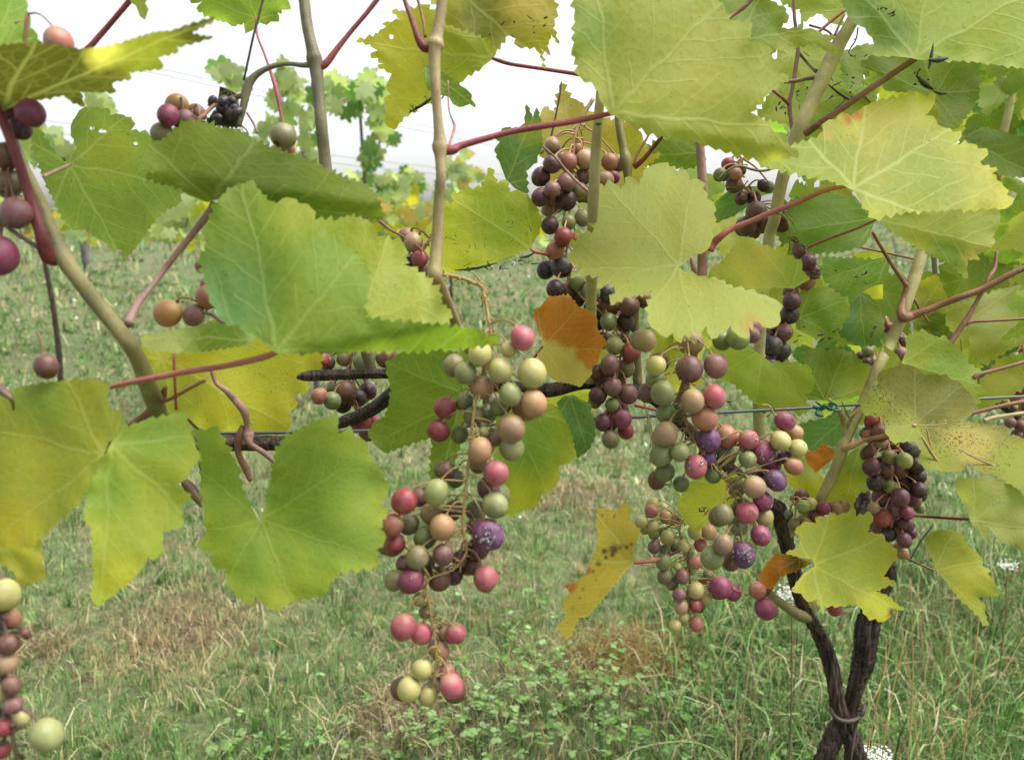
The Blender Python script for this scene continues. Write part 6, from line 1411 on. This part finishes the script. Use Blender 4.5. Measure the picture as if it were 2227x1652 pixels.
# dark clippings stuck to the leaves, thrown up by the mower
mb = MB()
CL = [(1160, 40, 60, .50), (1110, 60, 50, .50), (930, 215, 22, .545), (905, 232, 18, .545), (950, 200, 24, .545), (1100, 575, 40, .60), (1140, 565, 26, .60), (1060, 580, 20, .60), (1020, 585, 14, .60), (2037, 125, 26, .555), (1930, 20, 20, .56), (1945, 32, 14, .56), (1300, 270, 4, .47),
      (1860, 110, 50, .70), (1830, 170, 40, .68), (1790, 200, 26, .72), (1735, 200, 40, .74), (1700, 240, 40, .74), (1860, 200, 60, .70), (2010, 178, 26, .64), (1990, 170, 24, .64), (1780, 590, 40, .73), (1760, 730, 60, .72), (1800, 740, 40, .73), (1880, 600, 30, .74), 
      (1670, 890, 20, .67), (1470, 1048, 10, .60), (1530, 1110, 10, .60), (1430, 1350, 0, 0), (1560, 870, 16, .60), (1900, 720, 20, .7), (1590, 410, 16, .7)]
for x, y, sd_, z in CL:
    if not z: continue
    for _ in range(6 if sd_ > 30 else 4):
        cx_, cy_ = x + rng.normal(0, sd_ * .45), y + rng.normal(0, sd_ * .3)
        L = rng.uniform(3, 20) * rng.uniform(.4, 1.3); a = rng.uniform(-1.6, 1.6) if rng.random() < .5 else rng.normal(-.4, .35); b = rng.normal(0, 1.2)
        pts = [(cx_ - L / 2 * math.cos(a), cy_ - L / 2 * math.sin(a), rng.uniform(1.2, 2.6), z), (cx_ + b * .5, cy_ + b, rng.uniform(2, 5), z - .002), (cx_ + L / 2 * math.cos(a), cy_ + L / 2 * math.sin(a), 1.0, z + .002)]
        mb.add(*px_tube(pts, 3, 5))
for x0, y0, x1, y1, w, z in ((1797, 180, 1860, 225, 6, .70), (1850, 205, 1790, 258, 4, .71), (1860, 220, 1780, 262, 5, .705), (2020, 150, 2030, 95, 8, .555), (2020, 130, 2062, 126, 12, .55), (1994, 165, 2030, 195, 12, .625), (2030, 198, 2060, 203, 7, .625), (1400, 635, 1420, 640, 0, 0),
                             (1270, 605, 1255, 600, 0, 0), (1130, 560, 1165, 548, 6, .605), (990, 588, 1080, 572, 6, .605), (890, 245, 955, 200, 7, .545), (1422, 1046, 1465, 1053, 4, .52), (1530, 1120, 1542, 1105, 3, .60)):
    if z: mb.add(*px_tube([(x0, y0, w * .4, z), ((x0 + x1) / 2, (y0 + y1) / 2 + 3, w, z), (x1, y1, w * .4, z)], 4, 6, .2, 2))
for x, y, sx, sy, z, n in ((2110, 965, 50, 22, .592, 150), (2060, 955, 30, 18, .595, 60), (1915, 860, 14, 22, .615, 70), (1950, 890, 20, 16, .612, 40), (1800, 190, 45, 35, .70, 26), (1750, 230, 45, 30, .72, 24), (2160, 1010, 20, 10, .59, 30), (1120, 500, 40, 40, .605, 16), (1000, 540, 30, 20, .605, 14)):
    for _ in range(n):
        cx_, cy_ = x + rng.normal(0, sx), y + rng.normal(0, sy); L = rng.uniform(1.5, 6) if n > 26 else rng.uniform(2, 18); a = rng.uniform(-1.6, 1.6)
        mb.add(*px_tube([(cx_ - L / 2 * math.cos(a), cy_ - L / 2 * math.sin(a), rng.uniform(.6, 1.4), z), (cx_ + L / 2 * math.cos(a), cy_ + L / 2 * math.sin(a), rng.uniform(.6, 1.8), z)], 1, 4))
o = mb.build('clippings', stem_material('wet_clipping', (.025, .035, .008), (.06, .065, .02), scale=200), VF_); o['kind'] = 'stuff'
mb = MB()
for x0, y0, x1, y1, w, z in ((2100, 985, 2180, 1018, 5, .595), (2085, 978, 2150, 1000, 3, .595), (2005, 950, 2045, 1012, 7, .595), (2015, 930, 2025, 975, 4, .59), (2060, 940, 2095, 960, 2, .6), (2075, 930, 2130, 925, 2, .6), (1990, 925, 2060, 920, 3, .61)):
    mb.add(*px_tube([(x0, y0, w * .6, z), ((x0 + x1) / 2, (y0 + y1) / 2 + 2, w, z), (x1, y1, w * .5, z)], 4, 6, .1, 2))
o = mb.build('straw', SHOOT['straw'], VF_); o['kind'] = 'stuff'

# ---- the rows beyond
FAR = [generic_leaf(1300 + i, t, teeth=.2, amp=.04, g=.3, vein=.2) for i, t in enumerate(['far_haze2', 'far_haze1', 'bg', 'far_haze1', 'y', 'far_haze3', 'tan', 'far_haze1'])]


def far_vine(label, clusters, shoots_, base, kinds=(0, 1, 2, 3, 7), size=(.05, .078)):
    bx, bz = base
    p = at(bx, 500, np.array(bz)); p[2] = ground_h(p[0], p[1])
    e = empty('grapevine', p, label, 'grapevine', 'distant grapevines of the next rows')
    for x, y, sx, sy, z, n in clusters:
        for _ in range(int(n * 1.7)):
            me = FAR[kinds[rng.integers(0, len(kinds))]]
            place_generic(me, e, at(x + rng.normal(0, sx), y + rng.normal(0, sy), np.array(z + rng.normal(0, .12))), rng.uniform(*size), (rng.normal(0, .6), -1 + rng.normal(0, .4), rng.normal(.2, .5)), (rng.normal(0, .5), rng.normal(0, .3), -1), rng.normal(0, .6))
    for s in shoots_:
        V, F = px_tube(s, 5, 6, .1, 3); build('shoot', V, F, SHOOT['green'], e)
    top = at(bx, shoots_[0][-1][1], np.array(bz))
    q = catmull([p - [0, 0, .05], (p + top) / 2 + [.03, 0, 0], top], 6)
    V, F = tube_vf(q, np.linspace(.014, .008, len(q)), 8, .15, 4); build('trunk', V, F, BARK, e)
    return e


far_vine('pale green shoots of a far vine against the white sky, between the two upright shoots', [(735, 190, 26, 18, 3.6, 10), (800, 200, 20, 18, 3.7, 9), (835, 205, 12, 18, 3.7, 4), (762, 222, 16, 14, 3.7, 4), (680, 225, 14, 20, 3.5, 4), (825, 262, 14, 20, 3.8, 8), (805, 330, 10, 14, 3.9, 5), (852, 290, 8, 10, 3.9, 2)],
         [[(690, 245, 3, 3.5), (720, 225, 3, 3.6), (800, 205, 4, 3.7), (850, 200, 3, 3.8)], [(845, 230, 3, 3.8), (825, 270, 3, 3.85), (808, 330, 3, 3.9), (800, 370, 3, 3.95)], [(800, 360, 4, 4), (790, 400, 4, 4.2), (780, 520, 5, 4.2)]], (780, 4.2))
far_vine('pale far vine shoots left of the grey green shoot, over a post', [(478, 145, 14, 8, 3.4, 4), (500, 160, 10, 10, 3.4, 4), (512, 178, 6, 6, 3.4, 2), (618, 172, 12, 12, 3.5, 5), (615, 205, 12, 16, 3.5, 5), (628, 240, 10, 10, 3.5, 3), (575, 275, 12, 18, 3.6, 4), (665, 300, 20, 30, 3.6, 7), (660, 250, 10, 20, 3.6, 3)],
         [[(505, 150, 3, 3.4), (515, 200, 3, 3.45), (530, 300, 3, 3.5), (560, 420, 4, 3.6)], [(612, 165, 3, 3.5), (616, 240, 3, 3.5), (622, 330, 3, 3.55), (600, 470, 4, 3.6)]], (590, 3.6))
far_vine('pale far vine behind the leaf with small holes', [(205, 218, 12, 8, 3.2, 4), (215, 232, 10, 8, 3.2, 3), (90, 300, 14, 18, 3.3, 6), (130, 325, 16, 10, 3.3, 7), (158, 335, 12, 8, 3.3, 5), (60, 320, 14, 18, 3.3, 5)],
         [[(195, 205, 3, 3.2), (206, 240, 3, 3.2), (190, 340, 4, 3.3), (150, 470, 4, 3.3)]], (77, 3.3))
far_vine('low leafy far vine behind the slanting mauve leaf stalk', [(400, 450, 22, 14, 3.8, 7), (425, 440, 10, 10, 3.8, 4), (350, 470, 16, 14, 3.9, 5), (390, 490, 20, 14, 3.9, 6), (440, 500, 10, 14, 3.9, 3)],
         [[(430, 430, 3, 3.8), (410, 470, 3, 3.85), (400, 520, 3, 3.9), (395, 560, 4, 3.9)]], (470, 3.9), kinds=(0, 1, 3, 4, 7, 3))
far_vine('yellowing far vine row low under the sky, round the dark post', [(780, 395, 16, 14, 5.2, 8), (850, 395, 34, 12, 5.6, 18), (890, 380, 14, 6, 5.6, 4), (835, 420, 26, 18, 5.4, 14), (800, 425, 16, 14, 5.3, 6)],
         [[(870, 370, 2, 5.6), (850, 400, 3, 5.5), (830, 440, 3, 5.4), (820, 480, 4, 5.4)]], (820, 5.4), size=(.055, .08))
far_vine('yellow and brown far vine just left of the tan shoot', [(845, 450, 14, 16, 5.2, 10), (865, 470, 18, 14, 5.2, 10), (900, 465, 12, 18, 5.4, 12), (925, 455, 10, 18, 5.4, 8), (880, 495, 34, 14, 5.2, 16), (840, 500, 24, 16, 5.2, 12), (990, 480, 26, 16, 5.6, 16), (1060, 500, 40, 16, 6, 12), (1140, 510, 40, 14, 6, 10)],
         [[(835, 440, 3, 5.2), (860, 470, 3, 5.2), (885, 500, 3, 5.2), (890, 540, 4, 5.2)]], (890, 5.2), kinds=(1, 3, 4, 6, 7, 0), size=(.055, .08))
far_vine('far vine tips between the tan shoot and the clean yellow leaf', [(985, 365, 12, 16, 5.6, 8), (1005, 395, 16, 12, 5.6, 9), (975, 420, 10, 20, 5.6, 7), (1040, 370, 6, 8, 5.8, 3), (970, 350, 6, 10, 5.6, 3), (1000, 340, 10, 8, 5.8, 2)],
         [[(990, 350, 2, 5.6), (985, 390, 3, 5.6), (975, 440, 3, 5.6), (970, 500, 4, 5.6)]], (970, 5.6), kinds=(0, 1, 3, 7, 6), size=(.055, .075))
far_vine('far vine line along the horizon behind the thick tan green shoot', [(30, 440, 30, 14, 4.5, 14), (90, 480, 40, 16, 4.6, 16), (150, 490, 40, 16, 5, 16), (240, 490, 40, 14, 5.2, 16), (330, 480, 40, 16, 5.4, 18), (430, 500, 30, 18, 5.4, 10)],
         [[(30, 425, 3, 4.5), (40, 460, 3, 4.5), (45, 520, 4, 4.5)]], (500, 4.5), kinds=(1, 3, 4, 6, 0))


def post(x, y0, z, w, label, top=None):
    p = at(x, y0, np.array(z)); g_ = ground_h(p[0], p[1]); r = w / 2 * z / FPX
    V, F = tube_vf(np.array([[p[0], p[1], t] for t in np.linspace(g_ - .05, p[2], 9)]), np.full(9, r), 12, .04, int(x))
    props(build('vineyard_post', V, F, POST, origin=(p[0], p[1], g_)), label, 'post', 'weathered posts of the next rows')


post(656, 240, 3.7, 16, 'dark post top among pale leaves left of the grey green shoot')
post(807, 352, 5.6, 10, 'slim dark post standing on the skyline by the yellowing far vines')
post(181, 505, 9.0, 20, 'short grey post stump in the weeds below the leaf with small holes')
for (xa, ya, za, xb, yb, zb), t in (((-300, 10, 2.6, 1500, 385, 9.5), 'upper of the two close wires crossing the white sky'), ((-300, 22, 2.6, 1500, 398, 9.5), 'lower of the two close wires crossing the white sky'),
                                    ((-300, 215, 2.9, 1500, 418, 9.5), 'middle far wire behind the little orange grape bunch'), ((-300, 245, 2.9, 1500, 425, 9.5), 'second middle far wire under the sky'), ((-300, 330, 3.0, 1500, 440, 9.5), 'lowest far wire near the skyline')):
    a, b = at(xa, ya, np.array(za)), at(xb, yb, np.array(zb))
    wire([a, (a + b) / 2 - [0, 0, .03], b], .0014, t, group='far trellis wires')

# far conifers on the skyline
for i, (x, y0, w, z, lab) in enumerate(((872, 437, 8, 60, 'small dark conifer on the skyline left of the tan shoot'), (893, 432, 16, 60, 'larger dark conifer on the skyline touching the tan shoot'), (918, 470, 20, 50, 'low dark bush under the conifers on the skyline'))):
    p = at(x, y0, np.array(float(z))); gz = float(ground_h(p[0], p[1]))
    e = empty('conifer_tree' if i < 2 else 'bush', (p[0], p[1], gz), lab, 'tree' if i < 2 else 'bush')
    H = p[2] - gz; Rr = w / FPX * z
    n = 900; t = rng.random(n) ** .8; rr = Rr * (1 - t * (.9 if i < 2 else .4)) * np.sqrt(rng.random(n)) * (0.8 + .3 * np.sin(t * 40)); a = rng.uniform(0, 6.28, n)
    X_, Y_, Z_ = p[0] + rr * np.cos(a), p[1] + rr * np.sin(a), gz + H * (.06 + .94 * t)
    mbx = MB()
    for q in zip(X_, Y_, Z_):
        q = np.array(q); s = Rr * rng.uniform(.12, .25); d = rng.normal(0, 1, (3, 3)); d /= np.linalg.norm(d, axis=1)[:, None]
        mbx.add(q + d * s, [(0, 1, 2)])
    mbx.build('crown', stem_material('conifer_green', (.02, .055, .045), (.04, .085, .06), scale=2), e, smooth=False)
    V, F = tube_vf(np.array([[p[0], p[1], gz - .1], [p[0], p[1], gz + H * .5], [p[0], p[1], gz + H * .9]]), np.array([Rr * .12, Rr * .08, Rr * .03]), 8); build('trunk', V, F, BARK, e)
